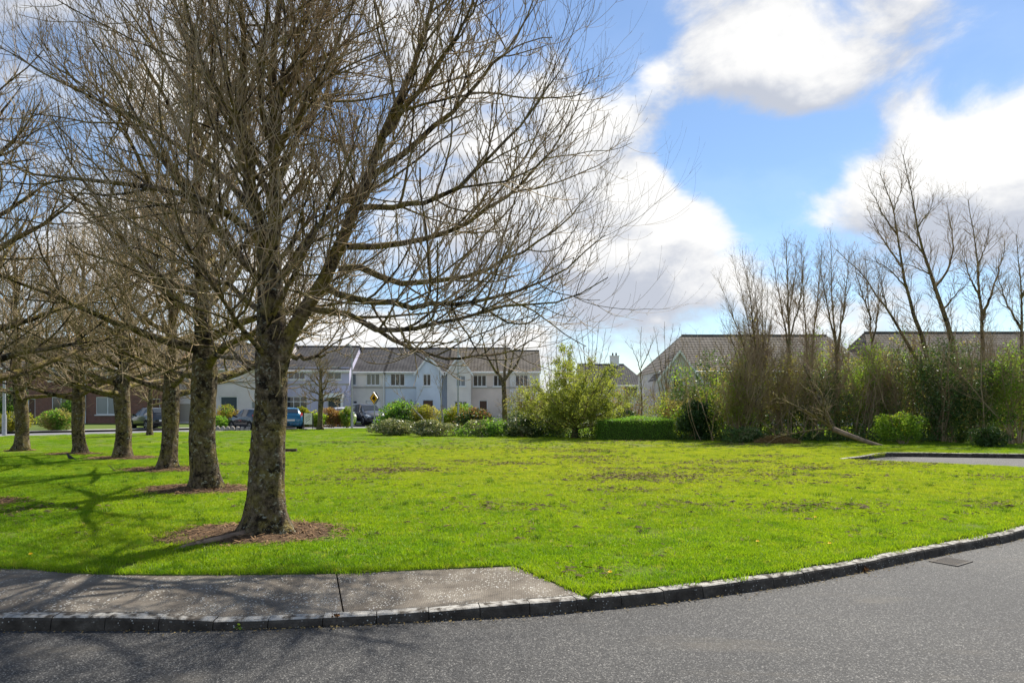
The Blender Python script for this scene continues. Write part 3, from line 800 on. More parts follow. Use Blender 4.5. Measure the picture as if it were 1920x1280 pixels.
def crown_levels(LP, LR, r, k2=3.0, k3=4.4, k4=4.0, s=1.0, l2=(.9, 2.2), l3=(.55, 1.25), l4=(.28, .75), up=(.05, .12, .19), sh=1.0):
    P2, R2 = spawn(LP, LR, k2, .14, l2[0] * s, l2[1] * s, .019 * sh, .62, R(32), R(62), 9, up[0], .10, r, rend=.42, zmin=2.05 * s)
    P3, R3 = spawn(P2, R2, k3, .14, l3[0] * s, l3[1] * s, .0108 * sh, .7, R(32), R(60), 7, up[1], .09, r, rend=.6, zmin=1.85 * s)
    P4, R4 = spawn(P3, R3, k4, .18, l4[0] * s, l4[1] * s, .0078 * sh, .85, R(30), R(58), 6, up[2], .07, r, rend=.62, bud=True, zmin=1.75 * s)
    return (P2, R2), (P3, R3), (P4, R4)
def limb_objs(root, LP, LR, mat, sides=9):
    for P, Rd in zip(LP, LR):
        V, Q = tubes(P[None], Rd[None], sides)
        obj('limb', mesh('limb', V, Q, None, True), mat, root)
def add_crown(root, lv, mats=('limb', 'twig')):
    (a, ar), (b, br), (c, cr) = lv
    o = obj('branches', tube_mesh('branches', [(a, ar, 5)]), M[mats[0]], root); o['kind'] = 'stuff'
    o = obj('crown', tube_mesh('crown', [(b, br, 3), (c, cr, 3)]), M[mats[1]], root); o['kind'] = 'stuff'

# ---------------------------------------------------------------- the big near tree, limbs laid out one by one
TY = gp(500, 1000)[1]; TX = gp(500, 1000)[0]
r1 = np.random.default_rng(3)
hero = empty('bare_tree', (TX, TY, 0))
tag(hero, 'large bare spreading tree nearest the footpath, mossy blotched trunk in a ring of soil', 'tree', 'row of bare trees on the green')
def hp(x, y, d=0.): return at(x, y, TY + d) - np.array([TX, TY, 0])
tp = [hp(500, 1003), hp(499, 960), hp(502, 860), hp(507, 760), hp(510, 690), hp(509, 620), hp(506, 560), hp(504, 500), hp(500, 440)]
obj('trunk', trunk_mesh('trunk', np.array(tp), np.array([.27, .245, .21, .20, .21, .185, .155, .145, .12]), 36, 110, .95, 1.3), M['bark'], hero)
HL = [  # photo polyline with depth drift, base radius, tip radius
    ([(503, 520, 0), (495, 440, .02), (464, 320, .1), (456, 200, .15), (453, 60, .2), (447, -90, .25), (440, -260, .3)], .115, .03),
    ([(507, 530, 0), (519, 420, -.08), (512, 300, -.15), (516, 150, -.2), (525, 0, -.25), (545, -130, -.3), (560, -280, -.3)], .105, .03),
    ([(520, 705, -.03), (553, 612, -.08), (600, 535, -.15), (642, 450, -.22), (667, 390, -.28), (715, 260, -.38), (780, 110, -.48), (830, -80, -.55), (850, -240, -.6)], .12, .028),
    ([(603, 530, -.15), (640, 552, -.3), (700, 566, -.5), (770, 574, -.7), (860, 568, -.9), (960, 546, -1.1), (1060, 505, -1.2), (1135, 440, -1.3)], .055, .012),
    ([(635, 505, -.2), (690, 500, -.1), (735, 530, 0), (800, 531, .15), (880, 516, .3), (960, 482, .45), (1050, 425, .6), (1115, 350, .7)], .055, .012),
    ([(585, 580, -.12), (640, 590, -.3), (690, 606, -.6), (750, 622, -.9), (850, 598, -1.2), (960, 575, -1.5), (1070, 560, -1.7), (1140, 520, -1.8)], .05, .011),
    ([(540, 668, 0), (575, 671, .15), (610, 664, .3), (641, 655, .4)], .045, .02),
    ([(690, 606, -.6), (740, 640, -.6), (800, 664, -.5), (900, 668, -.4), (980, 645, -.3), (1030, 615, -.2)], .032, .010),
    ([(652, 462, -.25), (720, 462, 0), (800, 445, .3), (900, 405, .6), (1000, 325, .9), (1070, 225, 1.1), (1105, 130, 1.2)], .05, .011),
    ([(668, 390, -.28), (740, 386, -.5), (830, 366, -.8), (920, 296, -1.1), (1005, 195, -1.3), (1070, 90, -1.4)], .045, .011),
    ([(690, 335, -.3), (790, 260, -.2), (890, 160, -.1), (980, 45, 0), (1030, -70, .1)], .05, .011),
    ([(715, 260, -.38), (800, 150, -.7), (880, 30, -1.), (930, -100, -1.2)], .042, .011),
    ([(495, 470, 0), (440, 405, -.2), (370, 368, -.4), (280, 350, -.6), (180, 340, -.8), (60, 325, -1.0), (-60, 280, -1.1)], .065, .012),
    ([(490, 690, 0), (430, 668, .3), (380, 672, .55), (310, 700, .8), (250, 705, 1.)], .045, .010),
    ([(468, 335, .1), (420, 250, .4), (340, 150, .7), (260, 50, 1.), (190, -70, 1.2)], .055, .012),
    ([(457, 240, .13), (405, 170, -.2), (362, 60, -.5), (330, -90, -.7)], .05, .012),
    ([(500, 440, 0), (420, 332, .5), (300, 250, 1.0), (180, 185, 1.5), (50, 120, 1.9), (-60, 50, 2.1)], .06, .012),
    ([(503, 560, 0), (560, 470, .5), (600, 420, .9), (680, 340, 1.4), (760, 230, 1.8), (830, 110, 2.1)], .06, .012),
    ([(500, 600, 0), (440, 540, .5), (370, 500, .9), (280, 470, 1.3), (190, 450, 1.6)], .05, .011),
    ([(514, 300, -.15), (580, 180, -.5), (640, 60, -.8), (690, -80, -1.)], .05, .011),
    ([(515, 200, -.2), (570, 60, .2), (610, -80, .5)], .045, .011),
    ([(512, 350, -.1), (560, 260, .5), (620, 150, 1.0), (680, 20, 1.4), (720, -100, 1.6)], .05, .011),
]
LP, LR = [], []
for pl, ra, rb in HL:
    C = spline([hp(*p) for p in pl], 15)
    C[1:-1] += r1.normal(0, .018, (13, 3))
    LP.append(C); LR.append(np.linspace(1, 0, 15) ** 1.2 * (ra * .92 - .005) + .005)
# further limbs towards and away from the viewer
for i in range(15):
    h = 2.3 + i * .24
    az = [-90, 90, -50, 130, -130, 60, -100, 100, -60, 150, -150, 45, -80, 80, 20][i] + r1.uniform(-15, 15)
    el = 18 + i * 2.6
    base = np.array([[.02, 0, h]])
    d = np.array([[math.cos(R(az)) * math.cos(R(el)), math.sin(R(az)) * math.cos(R(el)), math.sin(R(el))]])
    C = grow(base, d, np.array([3.4 - i * .06]), 15, .045, .07, r1)[0]
    LP.append(C); LR.append(np.linspace(1, 0, 15) ** 1.2 * .036 + .005)
LP = np.array(LP); LR = np.array(LR)
limb_objs(hero, LP, LR, M['limb'])
add_crown(hero, crown_levels(LP, LR, r1, 5.2, 6.2, 5.0, sh=.92))
# sprouts hanging about the fork, surface root
sp = spawn(np.array([[hp(505, 760), hp(508, 640)]]), np.full((1, 2), .19), 26, .0, .25, .7, .009, .1, R(60), R(110), 7, .16, .16, r1, rend=.6)
sp[0][:] += unit(sp[0][:, 1:2] - sp[0][:, :1]) * .17
obj('sprouts', tube_mesh('sprouts', [(sp[0], sp[1], 4)]), M['twig'], hero)['kind'] = 'stuff'
rp_ = spline([np.array([-.18, -.28, .04]), np.array([-.4, -.55, .03]), np.array([-.6, -.9, .03]), np.array([-.72, -1.05, -.01])], 12)
obj('root', tube_mesh('root', [(rp_[None], np.linspace(.06, .02, 12)[None], 8)]), M['pale_wood'], hero)

# ---------------------------------------------------------------- the other row trees: two kinds of crown, each copied
def generic_tree(name, seed, height=8.2, fork=2.0, nl=24, reach=3.9, rad=.22, k=(3.9, 5.4, 4.6), mats=('limb', 'twig'), trunkmat='bark', s=1.0, up=(.05, .11, .16), elo=8, ehi=58, lean=(0, 0), sides=24, sh=1.05):
    r = np.random.default_rng(seed)
    root = empty(name)
    zs = np.array([0, .12, .9, fork, fork + .9, fork + 2.2, height * .75, height])
    pth = np.column_stack([np.cumsum(r.normal(0, .035, 8)) + lean[0] * zs / height, np.cumsum(r.normal(0, .035, 8)) + lean[1] * zs / height, zs - .02])
    rd = rad * np.array([1.12, 1.02, .93, .95, .66, .42, .2, .06])
    obj('trunk', trunk_mesh('trunk', pth, rd, sides, 80, .8, seed), M[trunkmat], root)
    LP, LR = [], []
    for i in range(nl):
        u = i / (nl - 1)
        h = fork - .1 + (height * .82 - fork) * u ** 1.25
        az = i * 2.399 + r.normal(0, .3)
        el = R(elo + (ehi - elo) * u + r.normal(0, 5))
        L = reach * (1 - .5 * u) * r.uniform(.85, 1.12)
        base = np.array([[np.interp(h, pth[:, 2], pth[:, 0]), np.interp(h, pth[:, 2], pth[:, 1]), h]])
        d = np.array([[math.cos(az) * math.cos(el), math.sin(az) * math.cos(el), math.sin(el)]])
        LP.append(grow(base, d, np.array([L]), 13, .035 if u > .15 else .02, .075, r)[0])
        ra = rad * (.42 - .2 * u)
        LR.append(np.linspace(1, 0, 13) ** 1.15 * (ra - .006) + .006)
    LP = np.array(LP); LR = np.array(LR)
    limb_objs(root, LP, LR, M[mats[0]], 7)
    add_crown(root, crown_levels(LP, LR, r, *k, s=s, up=up, sh=sh), mats)
    return root
ROWL = ['second bare tree of the row, thick pale trunk just left of the largest tree',
        'third bare tree of the row, dark split trunk with lichen, soil ring at foot',
        'fourth bare tree of the row, trunk with flared foot and twig beside it',
        'fifth bare tree of the row, right behind the small black bird',
        'sixth bare tree of the row, farthest left trunk near the lamp post',
        'bare tree beyond the left edge, only its branches and soil ring showing']
kinds = [generic_tree('bare_tree', 21), generic_tree('bare_tree', 34, height=7.8, nl=22, reach=3.7)]
used = [False, False]
for i, (x, y) in enumerate(ROW[1:]):
    kd_ = [0, 1, 0, 1, 0, 1][i]
    t = kinds[kd_] if not used[kd_] else copy_tree(kinds[kd_])
    used[kd_] = True
    t.location = gp(x, y); t.rotation_euler = (0, 0, [0.4, 1.0, 2.9, 3.6, 4.6, 5.2][i])
    sc_ = [1.12, 1.02, 1.0, .98, .96, 1.0][i]; gw = [1.02, .93, 1.05, .95, 1.04, 1.][i]; t.scale = (sc_ * gw, sc_ * gw, sc_)
    t.rotation_euler[0] = R([.8, -1.6, 1.2, -.9, 2., 0][i]); t.rotation_euler[1] = R([-1., 1.4, .6, -2., .9, 0][i])
    tag(t, ROWL[i], 'tree', 'row of bare trees on the green')
# street trees far off on the left
st1 = generic_tree('small_bare_tree', 51, height=5.4, fork=1.9, nl=16, reach=1.9, rad=.17, k=(7, 6.5, 5), s=.6, elo=15, sides=14, sh=2.2)
st1.location = gp(602, 805); tag(st1, 'small bare street tree with rounded crown in front of the lilac house', 'tree')
st2 = generic_tree('small_bare_tree', 52, height=5.2, fork=1.7, nl=16, reach=1.8, rad=.14, k=(7, 6.5, 5), mats=('wood_twig', 'twig_red'), s=.6, elo=20, sides=14, sh=2.2)
st2.location = gp(282, 816); tag(st2, 'slim reddish bare tree between the row trunks beside the parked black car', 'tree')
st3 = copy_tree(st2); st3.location = (-24.5, 52.5, 0); st3.rotation_euler = (0, 0, 2.); st3.scale = (1.15,) * 3
tag(st3, 'bare reddish garden tree before the brick house, behind the row', 'tree')

# ---------------------------------------------------------------- bare trees along the far edge, from stems laid out in the photograph
def stem_tree(name, label, Yb, stems, seed, k=(2.6, 3.4, 3.0), s=1.0, up=(.05, .08, .1), mats=('wood_twig', 'wood_twig'), trunkmat='limb', ivy=0., leaf=None, sh=1.1, group=None, l2=(.8, 1.7), amin=None):
    r = np.random.default_rng(seed)
    x0, y0 = stems[0][0][0][:2]
    b = at(x0, y0, Yb); base = np.array([b[0], Yb, 0.])
    root = empty(name, base)
    tag(root, label, 'tree', group)
    LP, LR = [], []
    for j, (pl, ra, rb) in enumerate(stems):
        pts = [at(p[0], p[1], Yb + (p[2] if len(p) > 2 else 0)) - base for p in pl]
        if j == 0 or pts[0][2] < .6:
            pts = [np.array([pts[0][0], pts[0][1], -.05])] + ([pts[0]] if pts[0][2] > .35 else []) + pts[1:]
        C = spline(pts, 16); C[2:-1] += r.normal(0, .02, (13, 3))
        rr = np.linspace(1, 0, 16) ** 1.35 * (ra - rb) + rb
        V, Q = tubes(C[None], rr[None], 9 if ra > .05 else 6)
        obj('trunk' if j == 0 else 'stem', mesh('stem', V, Q, None, True), M[trunkmat], root)
        LP.append(C); LR.append(rr)
    LP = np.array(LP); LR = np.array(LR)
    P2, R2 = spawn(LP, LR, k[0], .2, l2[0] * s, l2[1] * s, .0155 * sh, .6, R(26), R(52), 8, up[0], .09, r, tip=.62, rend=.4)
    P3, R3 = spawn(P2, R2, k[1], .15, .4 * s, .95 * s, .0088 * sh, .75, R(28), R(55), 6, up[1], .08, r, rend=.6)
    P4, R4 = spawn(P3, R3, k[2], .2, .18 * s, .5 * s, .0072 * sh, .9, R(28), R(55), 5, up[2], .07, r, rend=.7, bud=True)
    o = obj('crown', tube_mesh('crown', [(P2, R2, 4), (P3, R3, 3), (P4, R4, 3)]), M[mats[1]], root); o['kind'] = 'stuff'
    if leaf:
        pick = P4[r.uniform(0, 1, len(P4)) < leaf[1]][:, -1]
        pick = np.repeat(pick, 2, axis=0) + r.normal(0, .05, (len(pick) * 2, 3))
        o = obj('leaves', leaves_mesh('leaves', pick, leaf[2], r), M[leaf[0]], root); o['kind'] = 'stuff'
    if ivy:
        C, rr = LP[0], LR[0]
        L = np.linspace(0, 1, 16); n = int(1100 * ivy)
        t = r.uniform(0, 1, n) ** 1.3 * ivy
        c = np.stack([np.interp(t, L, C[:, q]) for q in range(3)], 1); rad = np.interp(t, L, rr) + r.gamma(2, .09, n) * (1.15 - t / max(ivy, .01))
        a = r.uniform(0, 2 * np.pi, n)
        p = c + np.stack([np.cos(a) * rad, np.sin(a) * rad, r.normal(0, .08, n)], 1)
        o = obj('ivy', leaves_mesh('ivy', p, .085, r), M['leaf_ivy'], root); o['kind'] = 'stuff'
    return root
def leaves_mesh(name, C, size, r, flat=0.):
    n = len(C)
    u = unit(r.normal(0, 1, (n, 3)) + np.array([0, 0, -.15])); w = unit(np.cross(u, unit(r.normal(0, 1, (n, 3)) + flat * UP)))
    s = size * r.uniform(.55, 1.25, n)[:, None]
    nb = np.cross(u, w)
    V = np.stack([C - u * s * .5, C + w * s * .3 + nb * s * .06, C + u * s * .5, C - w * s * .3 + nb * s * .06], 1).reshape(-1, 3)
    return mesh(name, V, np.arange(4 * n).reshape(-1, 4))
def fan(x, y, tips, ra=.06, bend=.25):
    out = []
    for (tx, ty, dd) in tips:
        mx = x + (tx - x) * .42 + random.uniform(-3, 3)
        my = y + (ty - y) * (.5 + bend * .2)
        out.append(([(x + random.uniform(-6, 6), y, 0), (mx, my, dd * .5), (tx, ty, dd)], ra * random.uniform(.7, 1.1), .008))
    return out
WG = 'bare trees of the woodland edge'
stem_tree('woodland_tree', 'broad bushy bare tree of many thin brown stems, leftmost of the woodland edge', 33.0,
          fan(1428, 790, [(1345, 520, -.5), (1352, 600, .4), (1372, 478, .3), (1392, 470, -.6), (1410, 480, .8), (1428, 500, 0), (1440, 540, -.8), (1360, 560, 1.), (1400, 500, 1.2), (1450, 560, .4)], .07),
          61, (7., 5.5, 3.6), .95, (.1, .1, .1), mats=('wood_twig', 'wood_twig'), leaf=('leaf_brown', .06, .05), group=WG)
stem_tree('woodland_tree', 'upright bare tree with ivy-wrapped stem rising past the left end of the long roof', 33.5,
          [([(1482, 790), (1480, 690), (1478, 580), (1474, 450)], .12, .012), ([(1480, 660), (1462, 560, .3), (1448, 480, .4)], .05, .008), ([(1480, 640), (1500, 560, -.3), (1508, 480, -.4)], .05, .008), ([(1478, 600), (1490, 520, .4), (1494, 460, .5)], .04, .008)],
          62, (9., 6., 3.6), .95, (.13, .1, .1), ivy=.5, leaf=('leaf_brown', .06, .05), group=WG)
stem_tree('woodland_tree', 'pair of slender bare stems with brown seed tufts at the roof middle', 34.0,
          [([(1518, 790), (1512, 640), (1506, 560), (1503, 455)], .08, .01), ([(1520, 760), (1524, 640, .3), (1534, 560, .4), (1540, 460, .4)], .07, .01)],
          63, (9., 6., 3.6), .95, (.13, .1, .1), leaf=('leaf_russet', .12, .05), group=WG)
stem_tree('woodland_tree', 'ivy-footed bare tree with two tall stems before the roof gap', 33.0,
          [([(1572, 800), (1570, 690), (1562, 580), (1556, 450)], .10, .01), ([(1570, 660), (1584, 560, .4), (1592, 470, .4)], .06, .009), ([(1566, 640), (1548, 560, -.4), (1535, 480, -.4)], .05, .008)],
          64, (9., 6., 3.6), .95, (.12, .1, .1), ivy=.5, leaf=('leaf_russet', .1, .05), group=WG)
stem_tree('woodland_tree', 'thin bare tree standing right at the gap between the two long roofs', 34.0,
          [([(1636, 800), (1636, 680), (1630, 580), (1622, 480)], .08, .01), ([(1636, 640), (1650, 560, .3), (1655, 500, .3)], .05, .008), ([(1634, 600), (1610, 530, -.3), (1600, 470, -.3)], .04, .008)],
          65, (9., 6., 3.6), .95, (.1, .1, .1), ivy=.42, leaf=('leaf_russet', .08, .05), group=WG)
stem_tree('woodland_tree', 'ivy-covered bare trunk leaning hard to the left above the thicket', 32.5,
          [([(1760, 800), (1735, 720), (1700, 640), (1663, 580), (1613, 512), (1568, 468)], .15, .012), ([(1663, 580), (1650, 520, .4), (1640, 480, .5)], .04, .008)],
          66, (6., 5., 3.6), 1.0, (.1, .08, .1), ivy=.5, group=WG)
stem_tree('woodland_tree', 'tall bare tree leaning left with a thin top, left of the two tallest', 32.0,
          [([(1762, 800), (1745, 700), (1727, 630), (1697, 530), (1680, 430), (1674, 385), (1650, 325)], .17, .014), ([(1690, 500), (1650, 440, .5), (1625, 390, .7)], .05, .009), ([(1682, 440), (1655, 400, -.4), (1628, 345, -.6)], .045, .009), ([(1676, 395), (1690, 350, .2), (1684, 320, .3)], .03, .008), ([(1700, 540), (1660, 500, -.6), (1620, 485, -.9)], .045, .009)],
          67, (5.5, 5., 3.6), 1.15, (.05, .07, .08), ivy=.36, leaf=('leaf_russet', .1, .05), group=WG)
stem_tree('woodland_tree', 'tallest bare tree on the right, thick trunk leaning left to a fine tip', 32.0,
          [([(1808, 800), (1796, 700), (1785, 640), (1760, 560), (1737, 490), (1720, 420), (1710, 365), (1693, 290)], .20, .014), ([(1752, 540), (1780, 500, .5), (1786, 450, .6), (1775, 380, .7)], .07, .01), ([(1735, 480), (1700, 440, -.4), (1672, 425, -.7)], .05, .009), ([(1722, 425), (1745, 390, .5), (1752, 360, .6)], .04, .009), ([(1768, 580), (1800, 545, -.6), (1822, 520, -.9)], .05, .009), ([(1745, 515), (1712, 500, .8), (1680, 490, 1.2)], .045, .009)],
          68, (5.5, 5., 3.6), 1.2, (.05, .07, .08), ivy=.3, leaf=('leaf_russet', .08, .05), group=WG)
stem_tree('woodland_tree', 'forked bare tree with narrow spire top, right of the tallest one', 32.5,
          [([(1846, 800), (1843, 700), (1842, 620), (1838, 570), (1830, 470), (1815, 375)], .16, .013), ([(1842, 600), (1862, 540, .4), (1880, 480, .6), (1884, 450, .6)], .08, .01), ([(1838, 560), (1815, 510, -.5), (1804, 470, -.6)], .06, .01), ([(1833, 500), (1850, 450, .4), (1858, 420, .5)], .04, .009)],
          69, (6.5, 5., 3.6), 1.1, (.06, .08, .1), ivy=.3, group=WG)
stem_tree('woodland_tree', 'bare spreading tree cut by the right edge of the view', 31.5,
          [([(1920, 800), (1918, 700), (1916, 610), (1912, 520), (1905, 440)], .14, .012), ([(1916, 620), (1885, 560, .4), (1868, 500, .5)], .06, .01), ([(1914, 560), (1945, 500, -.4), (1955, 440, -.5)], .06, .01)],
          70, (6.5, 5., 3.6), 1.1, (.06, .08, .1), leaf=('leaf_brown', .08, .05), group=WG)
stem_tree('woodland_tree', 'lower bare grey tree leaning over the dark hollow, above the fallen stem', 31.0,
          fan(1400, 800, [(1340, 640, -.4), (1365, 610, .4), (1395, 590, 0), (1430, 620, .6), (1460, 660, -.5)], .05),
          71, (7., 5., 3.6), .9, (.08, .08, .1), leaf=('leaf_brown', .35, .06), group=WG)
# bare trees in the middle distance
stem_tree('bare_tree', 'bare grey tree forking wide, just left of the leafy young tree', 41.0,
          [([(946, 800), (946, 750), (944, 710)], .20, .13), ([(944, 715), (920, 680, -.3), (905, 640, -.5), (900, 600, -.6)], .11, .012), ([(946, 712), (948, 670, .3), (945, 620, .4), (940, 590, .4)], .10, .012), ([(946, 712), (970, 680, -.2), (985, 640, -.3), (992, 605, -.3)], .10, .012), ([(935, 700), (925, 650, .6), (918, 600, .9)], .07, .01), ([(952, 705), (965, 650, .6), (968, 600, .8)], .07, .01)],
          81, (3.4, 3.2, 2.6), .8, (.1, .1, .1))
stem_tree('pollarded_tree', 'fan of straight upright bare branches rising behind the leafy young tree', 44.0,
          fan(1108, 800, [(1068, 640, 0), (1076, 610, .4), (1088, 598, -.4), (1100, 590, .3), (1112, 592, 0), (1124, 600, .4), (1136, 615, -.3), (1146, 640, .2)], .06),
          82, (2.6, 2., 1.6), .45, (.18, .16, .14))
stem_tree('pollarded_tree', 'fan of fine upright bare branches left of the white chimney, fainter and farther', 52.0,
          fan(1035, 800, [(1010, 640, 0), (1020, 622, .4), (1032, 615, -.4), (1044, 618, .3), (1055, 630, 0)], .06),
          83, (2.6, 2., 1.6), .5, (.18, .16, .14))
stem_tree('pollarded_tree', 'upright bare branches standing before the grey gable house', 42.0,
          fan(1248, 800, [(1208, 640, 0), (1226, 612, .4), (1246, 603, -.4), (1262, 606, .3), (1275, 612, 0), (1286, 625, .4)], .055),
          84, (2.6, 2., 1.6), .45, (.18, .16, .14))
stem_tree('bare_tree', 'thin crooked bare sapling between chimney and grey gable', 38.0,
          [([(1204, 800), (1203, 720), (1201, 650), (1203, 612)], .05, .008), ([(1203, 700), (1188, 660), (1172, 640)], .03, .007), ([(1202, 690), (1225, 640), (1236, 620)], .03, .007)],
          85, (2.6, 2.4, 2.), .6, (.1, .1, .1), leaf=('leaf_olive', .4, .05))
stem_tree('birch_sapling', 'pale leaning birch sapling rising from the low shrubs, slanting left', 38.5,
          [([(795, 790), (775, 765), (757, 748), (735, 728), (718, 705)], .05, .008), ([(757, 748), (750, 725), (742, 705)], .02, .006), ([(775, 765), (790, 735), (796, 715)], .02, .006)],
          86, (2.4, 2.4, 2.), .45, (.1, .1, .1), trunkmat='birch')
stem_tree('birch_sapling', 'straight pale birch sapling standing before the gabled bay', 39.5,
          [([(829, 790), (827, 740), (825, 700), (822, 660)], .07, .008), ([(827, 745), (815, 710), (806, 690)], .02, .006), ([(826, 735), (836, 700), (842, 680)], .02, .006)],
          87, (2.4, 2.4, 2.), .5, (.12, .1, .1), trunkmat='birch')

# ================================================================== SHRUBS AND HEDGES
def clump_points(n, size, lobes, r, shell=.55, base=.0, flat=False):
    """leaf positions in an uneven mass of lobes filling an ellipsoid sitting on the ground; size = half width, half depth, height"""
    sx_, sy_, sz2 = size
    lc = []
    while len(lc) < lobes:
        p = r.uniform(-1, 1, 3)
        if (p[:2] ** 2).sum() + max(0, p[2]) ** 2 < 1: lc.append(p)
    lc = np.array(lc) * .68
    lr = r.uniform(.26, .5, lobes)
    i = r.integers(0, lobes, n)
    d = unit(r.normal(0, 1, (n, 3))); rad = lr[i] * r.uniform(shell, 1.08, n) ** .7
    p = lc[i] + d * rad[:, None]
    P = np.stack([p[:, 0] * sx_, p[:, 1] * sy_, (p[:, 2] * .5 + .5) * sz2], 1)
    P[:, 2] = np.where(P[:, 2] < base + .03, base + r.uniform(.03, .25 * sz2, n), P[:, 2])
    return P
def shrub(name, label, loc, size, n, leaf, mat, seed, cat='shrub', lobes=22, stems=14, group=None, base=.0, stemmat='wood_twig', twigs=0):
    r = np.random.default_rng(seed)
    root = empty(name, (loc[0], loc[1], 0)); tag(root, label, cat, group)
    P = clump_points(n, size, lobes, r, base=base)
    if isinstance(mat, str): mat = [(mat, 1.)]
    w = np.cumsum([m_[1] for m_ in mat]); pick = np.searchsorted(w / w[-1], r.uniform(0, 1, n))
    # patches of one leaf kind rather than an even mix
    ph = np.array([mnoise.noise(Vector((p[0] * 1.1 + seed, p[1] * 1.1, p[2] * 1.1))) for p in P]) * .5 + .5
    pick = np.searchsorted(w / w[-1], np.clip(ph + r.normal(0, .12, n), 0, .999))
    for j, m_ in enumerate(mat):
        q = P[pick == j]
        if len(q):
            o = obj('foliage', leaves_mesh('foliage', q, leaf, r), M[m_[0]], root); o['kind'] = 'stuff'
    if stems:
        b = np.column_stack([r.normal(0, .12, (stems, 2)) * np.array(size[:2]), np.full(stems, -.03)])
        a = r.uniform(0, 2 * np.pi, stems); d = np.column_stack([np.cos(a) * size[0] * .5, np.sin(a) * size[1] * .5, np.full(stems, size[2] * .7)])
        S1 = grow(b, d, r.uniform(.75, 1.05, stems) * size[2], 8, .03, .12, r)
        R1 = np.linspace(.02, .006, 8)[None] * r.uniform(.7, 1.3, (stems, 1)) * (size[2] / 1.5) ** .5
        parts = [(S1, R1, 5)]
        if twigs:
            S2, R2 = spawn(S1, R1, twigs, .2, .3 * size[2], .55 * size[2], .008, .7, R(25), R(60), 6, .04, .12, r, rend=.5)
            S3, R3 = spawn(S2, R2, twigs, .2, .12 * size[2], .28 * size[2], .006, .8, R(25), R(60), 5, .03, .1, r, rend=.6)
            parts += [(S2, R2, 4), (S3, R3, 3)]
        o = obj('stems', tube_mesh('stems', parts), M[stemmat], root); o['kind'] = 'stuff'
    return root
def sat(x, y, n=0): g = gp(x, y); return (g[0], g[1] + n)

# the leafy young tree in the middle
r = np.random.default_rng(91)
ly = gp(1078, 821)
lt = empty('leafy_tree', ly); tag(lt, 'round young tree in fresh olive-yellow leaf, dark forked trunk, left of the clipped hedge', 'tree')
obj('trunk', trunk_mesh('trunk', np.array([(0, 0, -.02), (0, 0, .3), (-.03, 0, .7), (-.05, 0, 1.1)]), np.array([.17, .14, .13, .12]), 14, 14, .4, 2.), M['limb'], lt)
LPt, LRt = [], []
for i in range(22):
    az = i * 2.4; el = R(random.uniform(8, 78)) if i > 6 else R(random.uniform(0, 25))
    d = np.array([[math.cos(az) * math.cos(el), math.sin(az) * math.cos(el), math.sin(el)]])
    LPt.append(grow(np.array([[-.04, 0, .45 + .03 * i]]), d, np.array([random.uniform(2.5, 3.3) if el < 1 else random.uniform(2.8, 3.7)]), 12, .02, .1, r)[0]); LRt.append(np.linspace(.06, .010, 12))
LPt = np.array(LPt); LRt = np.array(LRt)
limb_objs(lt, LPt, LRt, M['limb'], 6)
P2, R2 = spawn(LPt, LRt, 5.5, .15, .5, 1.1, .012, .6, R(30), R(65), 7, .05, .12, r, rend=.5)
P3, R3 = spawn(P2, R2, 5.5, .15, .2, .5, .007, .8, R(30), R(60), 5, .05, .1, r, rend=.6)
o = obj('branches', tube_mesh('branches', [(P2, R2, 4), (P3, R3, 3)]), M['wood_twig'], lt); o['kind'] = 'stuff'
tips = P3[:, 1:].reshape(-1, 3)
tips = tips[r.integers(0, len(tips), 30000)] + r.normal(0, .07, (30000, 3)); tips = np.concatenate([tips, clump_points(9000, (2.7, 2.5, 4.5), 30, r, base=.5)])
tips = tips[(tips[:, 2] > .3) & (((tips / np.array([2.95, 2.95, 1.]))[:, :2] ** 2).sum(1) + ((tips[:, 2] - 2.2) / 2.55) ** 2 < 1.05)]
o = obj('crown', leaves_mesh('crown', tips, .085, r), M['leaf_olive'], lt); o['kind'] = 'stuff'

# clipped hedge: a rounded block of small leaves
def hedge(name, label, x0, x1, yb, top_y, depth, mat, seed, n=9000, leaf=.06, cat='hedge'):
    r = np.random.default_rng(seed)
    Yh = gp(0, yb)[1]; X0, X1 = at(x0, yb, Yh)[0], at(x1, yb, Yh)[0]; ht = at(x0, top_y, Yh)[2]
    root = empty(name, ((X0 + X1) / 2, Yh, 0)); tag(root, label, cat)
    hw = (X1 - X0) / 2
    m_ = n
    u = r.uniform(-1, 1, (m_, 3)); ax = r.choice(3, m_, p=[.12, .5, .38]); sg = np.where(r.uniform(0, 1, m_) < .5, -1, 1)
    for q in range(3): u[ax == q, q] = sg[ax == q]
    u *= r.uniform(.88, 1.02, m_)[:, None]
    nn = np.linalg.norm(np.abs(u) ** 6, axis=1) ** (1 / 6.); u /= np.maximum(nn, 1)[:, None] ** .7
    P = np.stack([u[:, 0] * hw, u[:, 1] * depth + depth, (u[:, 2] * .5 + .5) * ht * (1 + .06 * np.sin(u[:, 0] * 3 + seed))], 1)
    P[:, 2] = np.clip(P[:, 2], .03, None)
    P += r.normal(0, .028, P.shape)
    bmp = np.array([mnoise.noise(Vector((p[0] * 1.3 + seed, p[1] * 1.3, p[2] * 1.3))) for p in P])
    P[:, 2] += .09 * bmp * P[:, 2] / ht; P[:, 1] += .06 * bmp; P[:, 2] *= 1 - .10 * np.clip(np.abs(P[:, 0] / hw) - .75, 0, 1) / .25
    o = obj('foliage', leaves_mesh('foliage', P, leaf, r), M[mat], root); o['kind'] = 'stuff'
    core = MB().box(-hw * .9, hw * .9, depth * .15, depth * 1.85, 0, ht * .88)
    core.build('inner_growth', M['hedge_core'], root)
    return root
M['hedge_core'] = simple('hedge_interior', (.05, .085, .02), (.08, .12, .03), 9, 1., .0)
